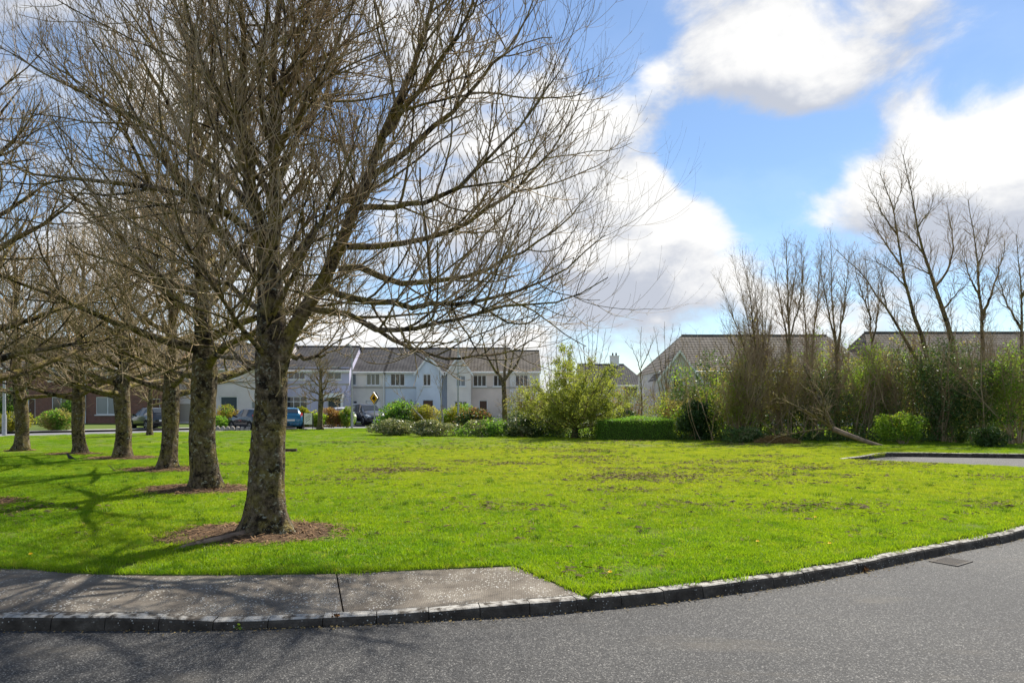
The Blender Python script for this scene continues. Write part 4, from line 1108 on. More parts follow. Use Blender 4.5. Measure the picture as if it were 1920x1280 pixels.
hedge('clipped_hedge', 'low clipped dark green hedge block with flat bright top on the lawn edge', 1120, 1270, 825, 784, .7, 'leaf_hedge', 1, 14000, .055)

SG = 'shrubs along the far edge of the green'
SH = [ # name, label, photo x, base y, extra depth, half width, half depth, height, leaves, leaf size, mats, twigs
 ('variegated_shrub', 'low spreading grey-green shrub with pale leaf edges, left end of the shrub bed', 738, 817, .6, 1.5, .9, .95, 3800, .075, [('leaf_pale', .8), ('leaf_dark', .2)], 0),
 ('variegated_shrub', 'low pale-flecked shrub in the middle of the bed below the leaning birch', 815, 819, .7, 1.5, .9, .95, 3800, .075, [('leaf_pale', .85), ('leaf_dark', .15)], 0),
 ('variegated_shrub', 'low darker green shrub at the right end of the pale-flecked bed', 908, 820, .6, 1.5, .9, 1.0, 3800, .075, [('leaf_pale', .45), ('leaf_hedge', .3), ('leaf_dark', .25)], 0),
 ('laurel_bush', 'dark glossy low bush between the shrub bed and the leafy young tree', 985, 821, .8, 1.1, .9, 1.35, 3800, .085, [('leaf_dark', .6), ('leaf_pale', .4)], 0),
 ('laurel_bush', 'dusky speckled bush under the left side of the leafy young tree', 1035, 821, 1.6, 1.1, .8, 1.2, 3200, .08, [('leaf_dark', .5), ('leaf_pale', .5)], 3),
 ('leafy_shrub', 'tall olive shrub filling in behind the left side of the leafy young tree', 992, 813, .5, 1.6, 1.1, 3.3, 3800, .07, [('leaf_olive', .5), ('leaf_brown', .5)], 4),
 ('rounded_bush', 'large rounded dark green bush behind the bed, right of the yellow sign', 757, 806, 0, 2.2, 1.4, 2.0, 6500, .09, [('leaf_dark', .45), ('leaf_hedge', .4), ('leaf_yellow', .15)], 0),
 ('rounded_bush', 'olive bush at the foot of the leaning birch, behind the bed', 795, 807, .5, 1.3, 1., 1.7, 3600, .08, [('leaf_brown', .5), ('leaf_yellow', .5)], 3),
 ('yellow_hedge_bush', 'bright yellow-green bushy hedge before the pale pink house', 862, 805, 0, 2.0, .8, 1.75, 5500, .08, [('leaf_yellow', .55), ('leaf_hedge', .45)], 0),
 ('rounded_bush', 'dark bush with russet tips between the yellow-green hedge and the bare tree', 890, 811, .5, 1.3, 1., 1.7, 4000, .085, [('leaf_dark', .55), ('leaf_russet', .2), ('leaf_hedge', .25)], 0),
 ('thorny_shrub', 'orange-brown twiggy shrub behind the clipped hedge, before the chimney', 1170, 815, .6, 2.0, 1.2, 2.9, 3800, .06, [('leaf_russet', .4), ('leaf_olive', .6)], 4),
 ('thorny_shrub', 'tan and green twiggy shrub before the grey gable wall', 1265, 817, .8, 2.2, 1.2, 3.0, 3800, .06, [('leaf_russet', .35), ('leaf_olive', .4), ('leaf_green', .25)], 4),
 ('laurel_bush', 'dark low evergreen just behind the left end of the clipped hedge', 1160, 818, 0, 1.3, .8, 1.6, 3600, .09, [('leaf_dark', 1.)], 0),
 ('laurel_bush', 'tall very dark glossy laurel right of the clipped hedge', 1306, 827, .9, 1.05, .9, 2.0, 6500, .10, [('leaf_dark', .92), ('leaf_green', .08)], 0),
 ('leafy_shrub', 'yellow-green leafy shrub topping the dark laurel', 1318, 824, 1.8, 1.5, 1.0, 2.6, 3600, .075, [('leaf_yellow', .5), ('leaf_green', .5)], 3),
 ('leafy_shrub', 'sparse grey-olive twiggy shrub, first of the woodland edge after the laurel', 1385, 829, 1.0, 1.5, 1.0, 3.0, 4600, .065, [('leaf_brown', .5), ('leaf_olive', .3), ('leaf_green', .2)], 4),
 ('ivy_mound', 'low ivy mound with white glints left of the straw heap', 1395, 830, .2, 1.1, .5, .75, 2600, .07, [('leaf_ivy', .7), ('leaf_pale', .3)], 0),
 ('leafy_shrub', 'tall shadowy twiggy shrub above the straw heap', 1462, 828, 1.4, 1.7, 1.1, 3.6, 3800, .065, [('leaf_brown', .6), ('leaf_olive', .25), ('leaf_dark', .15)], 5),
 ('ivy_bush', 'dark ivy-choked bush behind the fallen trunk', 1540, 828, 1.6, 1.6, 1.1, 3.3, 6000, .075, [('leaf_ivy', .6), ('leaf_brown', .4)], 4),
 ('leafy_shrub', 'bright spring-green shrub high behind the fallen trunk', 1620, 828, 2.2, 1.4, 1.0, 4.0, 5000, .07, [('leaf_green', .65), ('leaf_yellow', .2), ('leaf_dark', .15)], 3),
 ('bright_bush', 'low vivid green bush beside the thin end of the fallen trunk', 1690, 833, .4, 1.35, .7, 1.45, 4600, .07, [('leaf_green', .8), ('leaf_yellow', .2)], 0),
 ('leafy_shrub', 'brown-green shrub above the vivid low bush', 1695, 829, 1.8, 1.5, 1.1, 3.4, 3800, .07, [('leaf_brown', .4), ('leaf_ivy', .3), ('leaf_olive', .3)], 4),
 ('ivy_bush', 'glinting ivy mass below the two tallest bare trees', 1770, 831, 1.2, 1.5, 1.1, 3.9, 7000, .08, [('leaf_ivy', .6), ('leaf_pale', .25), ('leaf_green', .15)], 2),
 ('ivy_bush', 'dark ivy bush with deep shade under the spire-topped tree', 1835, 832, .9, 1.3, 1.0, 3.7, 6500, .08, [('leaf_ivy', .75), ('leaf_brown', .25)], 2),
 ('laurel_bush', 'small rounded dark bush at the verge above the turning bay', 1855, 838, .2, .75, .5, .95, 2400, .075, [('leaf_dark', 1.)], 0),
 ('leafy_shrub', 'light olive leafy shrub at the right edge of the view', 1905, 834, .8, 1.6, 1.1, 3.8, 6000, .07, [('leaf_olive', .45), ('leaf_green', .35), ('leaf_ivy', .2)], 4),
 ('garden_shrub', 'grey-green feathery garden shrub before the brick house wall', 100, 808, 1.2, 1.35, .8, 1.5, 3200, .09, [('leaf_brown', .5), ('leaf_hedge', .5)], 3),
 ('garden_shrub', 'dark upright garden shrub between the two brick house windows', 131, 803, 1.5, .8, .7, 2.4, 2600, .10, [('leaf_hedge', .5), ('leaf_dark', .3), ('leaf_yellow', .2)], 0),
 ('garden_shrub', 'yellow-green low shrub beside the left lamp post', 22, 812, 2.5, 1.3, .8, 1.4, 2600, .09, [('leaf_yellow', .6), ('leaf_pale', .4)], 0),
 ('garden_shrub', 'tall dark evergreen at the far left behind the lamp post', 18, 806, 6., 1.5, 1.2, 3.2, 3600, .12, [('leaf_dark', .7), ('leaf_hedge', .3)], 0),
 ('garden_shrub', 'red-tipped shrub below the dark doorway of the pink-white house', 430, 802, 1.5, 1.1, .7, 1.7, 2600, .09, [('leaf_russet', .45), ('leaf_yellow', .3), ('leaf_hedge', .25)], 2),
 ('garden_shrub', 'low clipped green cushion shrub above the stone edging', 412, 803, .4, 1.0, .5, .95, 2200, .08, [('leaf_hedge', 1.)], 0),
 ('garden_shrub', 'yellow-green shrub just right of the blue car', 569, 801, .8, .85, .7, 1.55, 3200, .09, [('leaf_yellow', .6), ('leaf_hedge', .4)], 0),
 ('garden_shrub', 'yellow-green shrub right of the white sign board', 592, 802, .8, 1.0, .7, 1.35, 2600, .09, [('leaf_yellow', .5), ('leaf_green', .5)], 0),
 ('garden_shrub', 'russet brown hedge shrub behind the small street tree', 622, 801, .5, 1.1, .7, 1.6, 3200, .08, [('leaf_russet', .7), ('leaf_brown', .3)], 3),
 ('garden_shrub', 'bright green rounded shrub left of the grey lamp pole', 650, 801, .3, .7, .6, 1.55, 2600, .08, [('leaf_green', .6), ('leaf_yellow', .2), ('leaf_hedge', .2)], 0),
]
for i, (nm, lb, x, y, dd, hw, hd, ht, n, lf, mt, tw) in enumerate(SH):
    p = sat(x, y, dd)
    p = ((x - CX) * p[1] / F, p[1])
    if x > 1340 and ht > 2.5: ht *= 1.25
    shrub(nm, lb, p, (hw, hd, ht), int(n * (1.2 if x > 1340 else 1.5)), lf * 1.35, mt, 200 + i, group=SG if 690 < x else None, twigs=tw, lobes=26)
# thicket filling the woodland edge behind the shrubs one can tell apart
r = np.random.default_rng(77)
PP = []
for i in range(64):
    X = r.uniform(8.5, 30); Y = r.uniform(32.8, 36.0); h_ = r.uniform(3.4, 5.6) * min(1, .78 + (X - 8.5) / 12)
    q = clump_points(1500, (r.uniform(.9, 1.6), r.uniform(.8, 1.3), h_), 10, r)
    PP.append(q + np.array([X, Y, 0]))
PP = np.concatenate(PP); hsel = np.array([mnoise.noise(Vector((p[0] * .6, p[1] * .6, p[2] * .6))) for p in PP])
for nm_, sel, mt in (('undergrowth', hsel < -.2, 'leaf_ivy'), ('undergrowth', (hsel >= -.2) & (hsel < .04), 'leaf_brown'), ('undergrowth', hsel >= .04, 'leaf_green')):
    o = obj(nm_, leaves_mesh(nm_, PP[sel], .12, r), M[mt]); o['kind'] = 'stuff'
    o['label'] = {'leaf_ivy': 'dark ivy undergrowth filling the woodland edge', 'leaf_brown': 'brown-green undergrowth filling the woodland edge', 'leaf_green': 'fresh green undergrowth filling the woodland edge'}[mt]
S1 = grow(np.column_stack([r.uniform(8.5, 28, 380), r.uniform(30.9, 35.5, 380), np.zeros(380)]), np.column_stack([r.normal(0, .35, (380, 2)), np.ones(380)]), r.uniform(2.6, 5.6, 380), 8, .04, .1, r)
R1 = np.linspace(.02, .006, 8)[None] * r.uniform(.6, 1.3, (380, 1))
S2, R2 = spawn(S1, R1, 3.0, .25, .4, 1.2, .009, .7, R(25), R(55), 6, .06, .1, r, rend=.5)
S3, R3 = spawn(S2, R2, 2.0, .2, .15, .5, .0065, .8, R(25), R(55), 5, .05, .1, r, rend=.6)
o = obj('thicket_stems', tube_mesh('thicket_stems', [(S1, R1, 4), (S2, R2, 3), (S3, R3, 3)]), M['wood_twig']); o['kind'] = 'stuff'; o['label'] = 'thin brown stems of the woodland thicket'
# low ivy and litter along the foot of the wood
n = 22000
q = np.column_stack([r.uniform(-1, 26, n), 31.2 + np.abs(r.normal(0, 1.1, n)) , r.gamma(1.6, .2, n)])
q[:, 1] += np.interp(q[:, 0], [-1, 4, 9, 20], [4.0, 2.0, .2, -.9])
o = obj('ground_ivy', leaves_mesh('ground_ivy', q, .1, r, 1.), M['leaf_ivy']); o['kind'] = 'stuff'; o['label'] = 'ground ivy along the foot of the woodland edge'

# fallen trunk with its broken branches
fb = gp(1654, 836); Yf = fb[1]
ft = empty('fallen_tree', fb); tag(ft, 'fallen barkless trunk slanting down to the grass with dark upturned branches', 'fallen tree')
def fpt(x, y, d=0): return at(x, y, Yf + d) - fb
def fl(pts, ra, rb, name, mat, s=8):
    C = spline([fpt(*p) for p in pts], 14); V, Q = tubes(C[None], np.linspace(ra, rb, 14)[None], s)
    obj(name, mesh(name, V, Q, None, True), M[mat], ft); return C
fl([(1655, 837, 0), (1620, 826, .1), (1585, 813, .3), (1562, 804, .5)], .07, .11, 'trunk', 'pale_wood', 10)
fls = [fl([(1566, 806, .48), (1552, 780, .7), (1530, 735, .9), (1505, 680, 1.1)], .09, .03, 'branch', 'limb'),
       fl([(1564, 805, .48), (1535, 785, .4), (1500, 765, .3), (1455, 745, .2)], .07, .02, 'branch', 'limb'),
       fl([(1562, 804, .5), (1530, 805, .3), (1490, 812, .2), (1450, 820, .1)], .05, .015, 'branch', 'limb'),
       fl([(1560, 803, .5), (1545, 770, .2), (1545, 730, .0), (1535, 690, -.1)], .06, .02, 'branch', 'limb')]
FP = np.array(fls); FR = np.tile(np.linspace(.06, .02, 14), (len(fls), 1))
P2, R2 = spawn(FP, FR, 5, .15, .5, 1.3, .016, .5, R(30), R(65), 7, .03, .1, r, rend=.4)
P3, R3 = spawn(P2, R2, 4.5, .15, .25, .6, .008, .7, R(30), R(60), 5, .03, .1, r, rend=.6)
o = obj('twigs', tube_mesh('twigs', [(P2, R2, 4), (P3, R3, 3)]), M['wood_twig'], ft); o['kind'] = 'stuff'
# heap of dry straw-coloured grass
n = 2600
sb = gp(1462, 832)
a = r.uniform(0, 6.28, n); q = np.sqrt(r.uniform(0, 1, n))
C = np.column_stack([np.cos(a) * q * .95, np.sin(a) * q * .45 + .3, .34 * (1 - q ** 2) * r.uniform(.2, 1, n) + .02])
u = unit(np.column_stack([r.normal(0, 1, n), r.normal(0, .6, n), r.normal(-.1, .35, n)])) * r.uniform(.08, .2, n)[:, None]
w = unit(np.cross(u, r.normal(0, 1, (n, 3)))) * .006
V = np.stack([C - u - w, C - u + w, C + u + w * .4, C + u - w * .4], 1).reshape(-1, 3)
hp_ = obj('straw_heap', mesh('straw_heap', V, np.arange(4 * n).reshape(-1, 4)), M['straw'], None, sb); tag(hp_, 'low heap of orange-brown dried grass at the wood edge', 'grass heap')
# distant tree line
n = 26000
q = np.column_stack([r.uniform(-120, 140, n), r.uniform(118, 128, n), np.zeros(n)])
q[:, 2] = r.uniform(0, 1, n) ** .8 * np.array([4.2 + 1.6 * noise2(x, 0, .12) + 1.2 * noise2(x, 5, .45) for x in q[:, 0]])
o = obj('distant_trees', leaves_mesh('distant_trees', q, .9, r), M['leaf_brown']); o['kind'] = 'stuff'; o['label'] = 'hazy line of distant trees behind the houses'

# ================================================================== HOUSES
def window(root, x0, x1, z0, z1, y, lights=2, glass='glass', frame='upvc', sill=True, transom=False):
    d = .05
    fr = MB(); t = .06
    fr.box(x0, x0 + t, y - d, y + d, z0, z1); fr.box(x1 - t, x1, y - d, y + d, z0, z1)
    fr.box(x0 + t, x1 - t, y - d + .001, y + d, z0, z0 + t); fr.box(x0 + t, x1 - t, y - d + .001, y + d, z1 - t, z1)
    w = (x1 - x0 - 2 * t) / lights
    for i in range(1, lights): fr.box(x0 + t + i * w - .03, x0 + t + i * w + .03, y - d + .002, y + d, z0 + t, z1 - t)
    if transom: fr.box(x0 + t, x1 - t, y - d + .004, y + d, z1 - .5, z1 - .44)
    wo_ = fr.build('window', M[frame], root)
    for i in range(lights):
        a = x0 + t + i * w + .02; b = a + w - .04
        p = MB().box(a, b, y - .012, y + .012, z0 + t, z1 - t).build('pane', M[glass], wo_)
    if sill: MB().box(x0 - .08, x1 + .08, y - .2, y - d - .003, z0 - .09, z0 - .005).build('sill', M['trim'], wo_)
    return wo_
def wall_front(x0, x1, z0, z1, y, ops, depth=.16):
    xs_ = sorted(set([x0, x1] + [v for o_ in ops for v in o_[:2]])); zs_ = sorted(set([z0, z1] + [v for o_ in ops for v in o_[2:4]]))
    mb = MB()
    def hole(cx_, cz_): return any(o_[0] < cx_ < o_[1] and o_[2] < cz_ < o_[3] for o_ in ops)
    for a, b in zip(xs_, xs_[1:]):
        for c, d in zip(zs_, zs_[1:]):
            if not hole((a + b) / 2, (c + d) / 2): mb.quad((a, y, c), (b, y, c), (b, y, d), (a, y, d))
    for (a, b, c, d) in [o_[:4] for o_ in ops]:
        mb.quad((a, y, c), (a, y, d), (a, y + depth, d), (a, y + depth, c)); mb.quad((b, y, c), (b, y + depth, c), (b, y + depth, d), (b, y, d))
        mb.quad((a, y, d), (b, y, d), (b, y + depth, d), (a, y + depth, d)); mb.quad((a, y, c), (a, y + depth, c), (b, y + depth, c), (b, y, c))
        mb.quad((a, y + depth, c), (b, y + depth, c), (b, y + depth, d), (a, y + depth, d))
    return mb
def slope(mb, ex0, ex1, ey, ez, rx0, rx1, ry, rz, n):
    """stepped tile courses from an eave line to a ridge line (both along x)"""
    for i in range(n):
        t0, t1 = i / n, (i + 1) / n
        f = lambda t, up: [(ex0 + (rx0 - ex0) * t, ey + (ry - ey) * t, ez + (rz - ez) * t + up), (ex1 + (rx1 - ex1) * t, ey + (ry - ey) * t, ez + (rz - ez) * t + up)]
        a, b = f(t0, .05), f(t1, .02)
        mb.quad(a[0], a[1], b[1], b[0]); c = f(t0, .0)
        mb.quad(c[0], c[1], a[1], a[0])
def house(name, label, X0, X1, Yf, depth, eave, ridge, wall, roof, ops, hipl=0., hipr=0., band=None, downpipes=(), chimney=None, courses=22, over=.3, cat='house', gables=(), gablewall=None):
    """local frame: x along the front from 0, y into the house, z up"""
    root = empty(name, (X0, Yf, 0)); tag(root, label, cat)
    W = X1 - X0
    f = wall_front(0, W, -.05, eave, 0, ops)
    f.quad((0, 0, -.05), (0, 0, eave), (0, depth, eave), (0, depth, -.05)); f.quad((W, 0, -.05), (W, depth, -.05), (W, depth, eave), (W, 0, eave)); f.quad((0, depth, -.05), (0, depth, eave), (W, depth, eave), (W, depth, -.05))
    if not hipl: f.tri((0, 0, eave), (0, depth / 2, ridge - .05), (0, depth, eave))
    if not hipr: f.tri((W, 0, eave), (W, depth, eave), (W, depth / 2, ridge - .05))
    f.build('wall', M[wall], root)
    rb = MB(); e = over; sl_ = (ridge - eave) / (depth / 2); ez = eave - sl_ * e * .5
    slope(rb, -.12, W + .12, -e, ez, -.12 + hipl, W + .12 - hipr, depth / 2, ridge, courses); 
    slope(rb, W + .12, -.12, depth + e, ez, W + .12 - hipr, -.12 + hipl, depth / 2, ridge, courses)
    if hipl: rb.tri((-.12, -e, ez), (-.12 + hipl, depth / 2, ridge), (-.12, depth + e, ez))
    if hipr: rb.tri((W + .12, -e, ez), (W + .12, depth + e, ez), (W + .12 - hipr, depth / 2, ridge))
    rb.box(-.12 + hipl, W + .12 - hipr, depth / 2 - .1, depth / 2 + .1, ridge - .02, ridge + .09)
    ro = rb.build('roof', M[roof], root)
    if chimney:
        cx_, cw, ch = chimney
        c = MB().box(cx_, cx_ + cw, depth / 2 - .35, depth / 2 + .35, ridge - .8, ridge + ch).box(cx_ - .06, cx_ + cw + .06, depth / 2 - .41, depth / 2 + .41, ridge + ch, ridge + ch + .12)
        co = c.build('chimney', M['w_white'], ro)
        for q in (.3, .7): MB().cyl((cx_ + cw * q, depth / 2, ridge + ch + .12), (cx_ + cw * q, depth / 2, ridge + ch + .5), .12, .1, 10).build('chimney_pot', M['timber'], ro)
    MB().box(-.1, W + .1, -e - .02, -e + .05, ez - .2, ez - .01).box(-.1, W + .1, -e + .05, -.004, ez - .2, ez - .17).build('fascia', M['trim'], root)
    gut, gq = tubes(np.array([[(-.1, -e - .08, ez - .06), (W + .1, -e - .08, ez - .06)]]), np.full((1, 2), .06), 8)
    obj('gutter', mesh('gutter', gut, gq), M['trim'], root)
    if band:
        x = 0
        for a, b in band[1]: MB().box(a, b, -.045, -.003, band[0], band[0] + .16).build('string_course', M['band'], root)
    for dx in downpipes:
        MB().cyl((dx, -.08, 0), (dx, -.08, ez - .1), .05, None, 8).build('downpipe', M['trim'], root)
    for o_ in ops:
        a, b, c, d, kd2 = o_[:5]
        if kd2 == 'win': window(root, a, b, c, d, .09, o_[5], o_[6] if len(o_) > 6 else 'glass', transom=len(o_) > 7 and o_[7])
        elif kd2 == 'door':
            do = MB().box(a + .06, b - .06, .08, .13, c, d - .06).build('door', M[o_[5]], root)
            MB().box(a, a + .06, .04, .13, c, d).box(b - .06, b, .04, .13, c, d).box(a + .06, b - .06, .041, .13, d - .06, d).build('door_frame', M['trim'], do)
            MB().box(a + .16, a + .2, .05, .08, c + .95, c + 1.08).build('handle', M['metal'], do)
        elif kd2 == 'garage':
            g = MB(); nn = 5
            for q in range(nn): g.box(a + .03, b - .03, .07, .12, c + (d - c) * q / nn + .012, c + (d - c) * (q + 1) / nn - .012)
            g.box(a + .02, b - .02, .09, .13, c, d - .01); g.build('garage_door', M[o_[5]], root)
    for (gx0, gx1, proj, gez, peak, gops, gm) in gables:
        g = wall_front(gx0, gx1, -.05, gez, -proj, gops)
        cxm = (gx0 + gx1) / 2
        g.tri((gx0, -proj, gez), (gx1, -proj, gez), (cxm, -proj, peak - .04))
        g.quad((gx0, -proj, -.05), (gx0, -proj, gez), (gx0, -.002, gez), (gx0, -.002, -.05)); g.quad((gx1, -proj, -.05), (gx1, -.002, -.05), (gx1, -.002, gez), (gx1, -proj, gez))
        g.build('gable_wall', M[gm], root)
        yb = (peak - ez) / sl_ - e + .2
        gr = MB(); nn = 9
        for sgn in (-1, 1):
            exx = (gx0 - .2) if sgn < 0 else (gx1 + .2); dz = (peak - gez) / ((gx1 - gx0) / 2) * .2
            for q in range(nn):
                t0, t1 = q / nn, (q + 1) / nn
                p = lambda t, y, up: (exx + (cxm - exx) * t, y, gez - dz + (peak - gez + dz) * t + up)
                a, b, c, d = p(t0, -proj - .18, .05), p(t0, yb, .05), p(t1, yb, .02), p(t1, -proj - .18, .02)
                gr.quad(a, b, c, d)
        gr.build('gable_roof', M[roof], root)
        bb_ = MB()
        for sgn in (-1, 1):
            exx = (gx0 - .2) if sgn < 0 else (gx1 + .2); dz = (peak - gez) / ((gx1 - gx0) / 2) * .2
            for yy0, yy1 in ((-proj - .21, -proj - .17),):
                lo = (exx, gez - dz); hi = (cxm, peak)
                bb_.prism([(lo[0], lo[1] - .19), (hi[0], hi[1] - .19), (hi[0], hi[1] + .06), (lo[0], lo[1] + .06)], 1, yy0 + (.002 if sgn > 0 else 0), yy1)
        bb_.build('bargeboard', M['trim'], root)
        for o_ in gops:
            a, b, c, d, kd2 = o_[:5]
            if kd2 == 'win': window(root, a, b, c, d, -proj + .09, o_[5], o_[6] if len(o_) > 6 else 'glass')
            elif kd2 == 'door': MB().box(a + .05, b - .05, -proj + .08, -proj + .13, c, d - .05).build('door', M[o_[5]], root)
    return root

def hx(x, Y): return (x - CX) * Y / F
def hz(y, Y): return H + (HZ - y) * Y / F
def op(X0, Y, x0, x1, y0, y1, *rest): return (hx(x0, Y) - X0, hx(x1, Y) - X0, max(.12, hz(y1, Y)), hz(y0, Y)) + rest
# brick house on the left
Yh = 59.5; X0 = hx(-60, Yh)
house('brick_house', 'red brick house on the left with white framed windows and white downpipe', X0, hx(326, Yh), Yh, 8.5, 4.9, 7.8, 'brick', 'roof_brown',
      [op(X0, Yh, 97, 131, 744, 777, 'win', 2, 'glass'), op(X0, Yh, 180, 223, 744, 777, 'win', 2, 'glass_blind'), op(X0, Yh, 52, 66, 747, 790, 'door', 'door_brown'), op(X0, Yh, 284, 300, 747, 792, 'door', 'door_brown'),
       op(X0, Yh, 92, 128, 690, 714, 'win', 2, 'glass'), op(X0, Yh, 182, 220, 690, 714, 'win', 2, 'glass'), op(X0, Yh, -10, 24, 744, 777, 'win', 2, 'glass'), op(X0, Yh, 270, 300, 690, 714, 'win', 2, 'glass')],
      downpipes=(hx(161, Yh) - X0,))
# pink-white house with garage
Yh = 60.5; X0 = hx(328, Yh)
house('terrace_house', 'pinkish white house with beige garage and dark doorway behind the second trunk', X0, hx(528, Yh), Yh, 8., 4.85, 7.3, 'w_pink', 'roof',
      [op(X0, Yh, 333, 356, 757, 797, 'garage', 'garage'), op(X0, Yh, 413, 445, 743, 792, 'door', 'door_dark'), op(X0, Yh, 416, 441, 686, 709, 'win', 2, 'glass_blind'), op(X0, Yh, 471, 508, 752, 777, 'win', 3, 'glass_blind'), op(X0, Yh, 478, 510, 686, 709, 'win', 3, 'glass'), op(X0, Yh, 345, 370, 686, 709, 'win', 2, 'glass')],
      band=(hz(719, Yh), [(0, hx(528, Yh) - X0)]))
# lilac house
Yh = 61.6; X0 = hx(529, Yh)
lil = house('terrace_house', 'lilac rendered house with tall white windows and a flat porch canopy', X0, hx(655, Yh), Yh, 8., 4.8, 7.2, 'w_lilac', 'roof',
      [op(X0, Yh, 537, 576, 743, 781, 'win', 3, 'glass', True), op(X0, Yh, 614, 641, 745, 790, 'door', 'door_dark'), op(X0, Yh, 540, 572, 688, 711, 'win', 3, 'glass'), op(X0, Yh, 612, 640, 688, 711, 'win', 2, 'glass')],
      band=(hz(722, Yh), [(0, hx(655, Yh) - X0)]))
MB().box(hx(608, Yh) - X0, hx(647, Yh) - X0, -.9, -.004, hz(745, Yh), hz(737, Yh)).build('porch_canopy', M['trim'], lil)
MB().box(hx(645, Yh) - X0 - .1, hx(645, Yh) - X0 + .1, -.85, -.65, 0, hz(745, Yh) - .003).build('porch_post', M['trim'], lil)
# cream house
Yh = 63.; X0 = hx(640, Yh)
house('terrace_house', 'cream house with garage behind the dark grey parked car', X0, hx(722, Yh), Yh, 8., 4.75, 7.15, 'w_cream', 'roof',
      [op(X0, Yh, 687, 712, 700, 722, 'win', 3), op(X0, Yh, 650, 668, 700, 722, 'win', 2, 'glass_blind'), op(X0, Yh, 654, 670, 751, 757, 'win', 2), op(X0, Yh, 686, 714, 751, 788, 'garage', 'upvc')],
      band=(hz(728, Yh), [(0, hx(722, Yh) - X0)]), downpipes=(hx(720, Yh) - X0,))
# pale blue house with gabled bay
X0 = hx(722.4, Yh); W = hx(838, Yh) - X0
house('terrace_house', 'pale blue house with three-light window and steep white gabled bay', X0, hx(838, Yh), Yh, 8., 4.75, 7.15, 'w_blue', 'roof',
      [op(X0, Yh, 732, 759, 700, 723, 'win', 3), op(X0, Yh, 735, 760, 752, 778, 'win', 3)],
      band=(hz(728, Yh), [(0, hx(781, Yh) - X0)]),
      gables=[(hx(783, Yh) - X0, hx(830, Yh) - X0, .9, hz(697, Yh), hz(667, Yh), [op(X0, Yh - .9, 793, 808, 701, 723, 'win', 2), op(X0, Yh - .9, 793, 812, 750, 786, 'door', 'door_brown')], 'w_blue')])
# pale pink house with gabled bay
X0 = hx(838.4, Yh)
house('terrace_house', 'pale peach house with gabled bay partly behind the birch saplings', X0, hx(955, Yh), Yh, 8., 4.75, 7.15, 'w_peach', 'roof_brown',
      [op(X0, Yh, 887, 912, 703, 724, 'win', 3), op(X0, Yh, 898, 914, 750, 787, 'door', 'door_brown'), op(X0, Yh, 925, 942, 703, 724, 'win', 2)],
      band=(hz(728, Yh), [(hx(886, Yh) - X0, hx(955, Yh) - X0)]),
      gables=[(hx(840, Yh) - X0, hx(884, Yh) - X0, .9, hz(697, Yh), hz(667, Yh), [op(X0, Yh - .9, 855, 873, 704, 724, 'win', 2, 'glass_blind'), op(X0, Yh - .9, 852, 876, 752, 775, 'win', 3)], 'w_cream')])
X0 = hx(955.4, Yh)
house('terrace_house', 'last white terrace house half hidden by the leafy young tree', X0, hx(1012, Yh), Yh, 8., 4.75, 6.9, 'w_white', 'roof_brown',
      [op(X0, Yh, 966, 990, 703, 724, 'win', 3), op(X0, Yh, 970, 990, 752, 780, 'win', 2)], band=(hz(728, Yh), [(0, hx(1012, Yh) - X0)]))
# far house with chimney
Yh = 88.
house('far_house', 'distant grey-roofed house with white chimney seen over the shrubs', hx(1090, Yh), hx(1215, Yh), Yh, 8., 4.2, hz(683, Yh + 4), 'w_white', 'roof',
      [op(hx(1090, Yh), Yh, 1100, 1120, 722, 745, 'win', 2), op(hx(1090, Yh), Yh, 1170, 1195, 722, 745, 'win', 2)], hipr=2.6, chimney=(hx(1144, Yh + 4) - hx(1090, Yh), 1.15, 1.05))
# right: grey gable house and its neighbour, long tiled roofs above the trees
Yh = 54.; X0 = hx(1236, Yh); ridge = hz(629, Yh + 4.5)
house('gable_house', 'grey house with long brown tiled roof and small front gable behind the woodland', X0, hx(1640, Yh), Yh, 9., 4.4, ridge, 'w_grey', 'roof_brown',
      [op(X0, Yh, 1330, 1365, 700, 725, 'win', 2), op(X0, Yh, 1420, 1450, 700, 725, 'win', 2), op(X0, Yh, 1500, 1530, 700, 725, 'win', 2), op(X0, Yh, 1350, 1400, 755, 780, 'win', 3)],
      hipl=3.0, hipr=1.9, courses=20, gables=[(hx(1236, Yh) - X0 - .3, hx(1312, Yh) - X0 - .3, 1.2, 3.7, hz(657, Yh - 1.2), [op(X0, Yh - 1.2, 1262, 1282, 712, 735, 'win', 2)], 'w_grey')])
X0 = hx(1641, Yh)
house('gable_house', 'brown-roofed house at far right, mostly hidden behind ivy-clad trees', X0, hx(2150, Yh), Yh + .6, 9., 4.4, hz(622, Yh + 4.5), 'w_grey', 'roof_brown',
      [op(X0, Yh, 1700, 1730, 700, 725, 'win', 2), op(X0, Yh, 1800, 1830, 700, 725, 'win', 2), op(X0, Yh, 1960, 1990, 700, 725, 'win', 2)], hipl=1.9, courses=20)
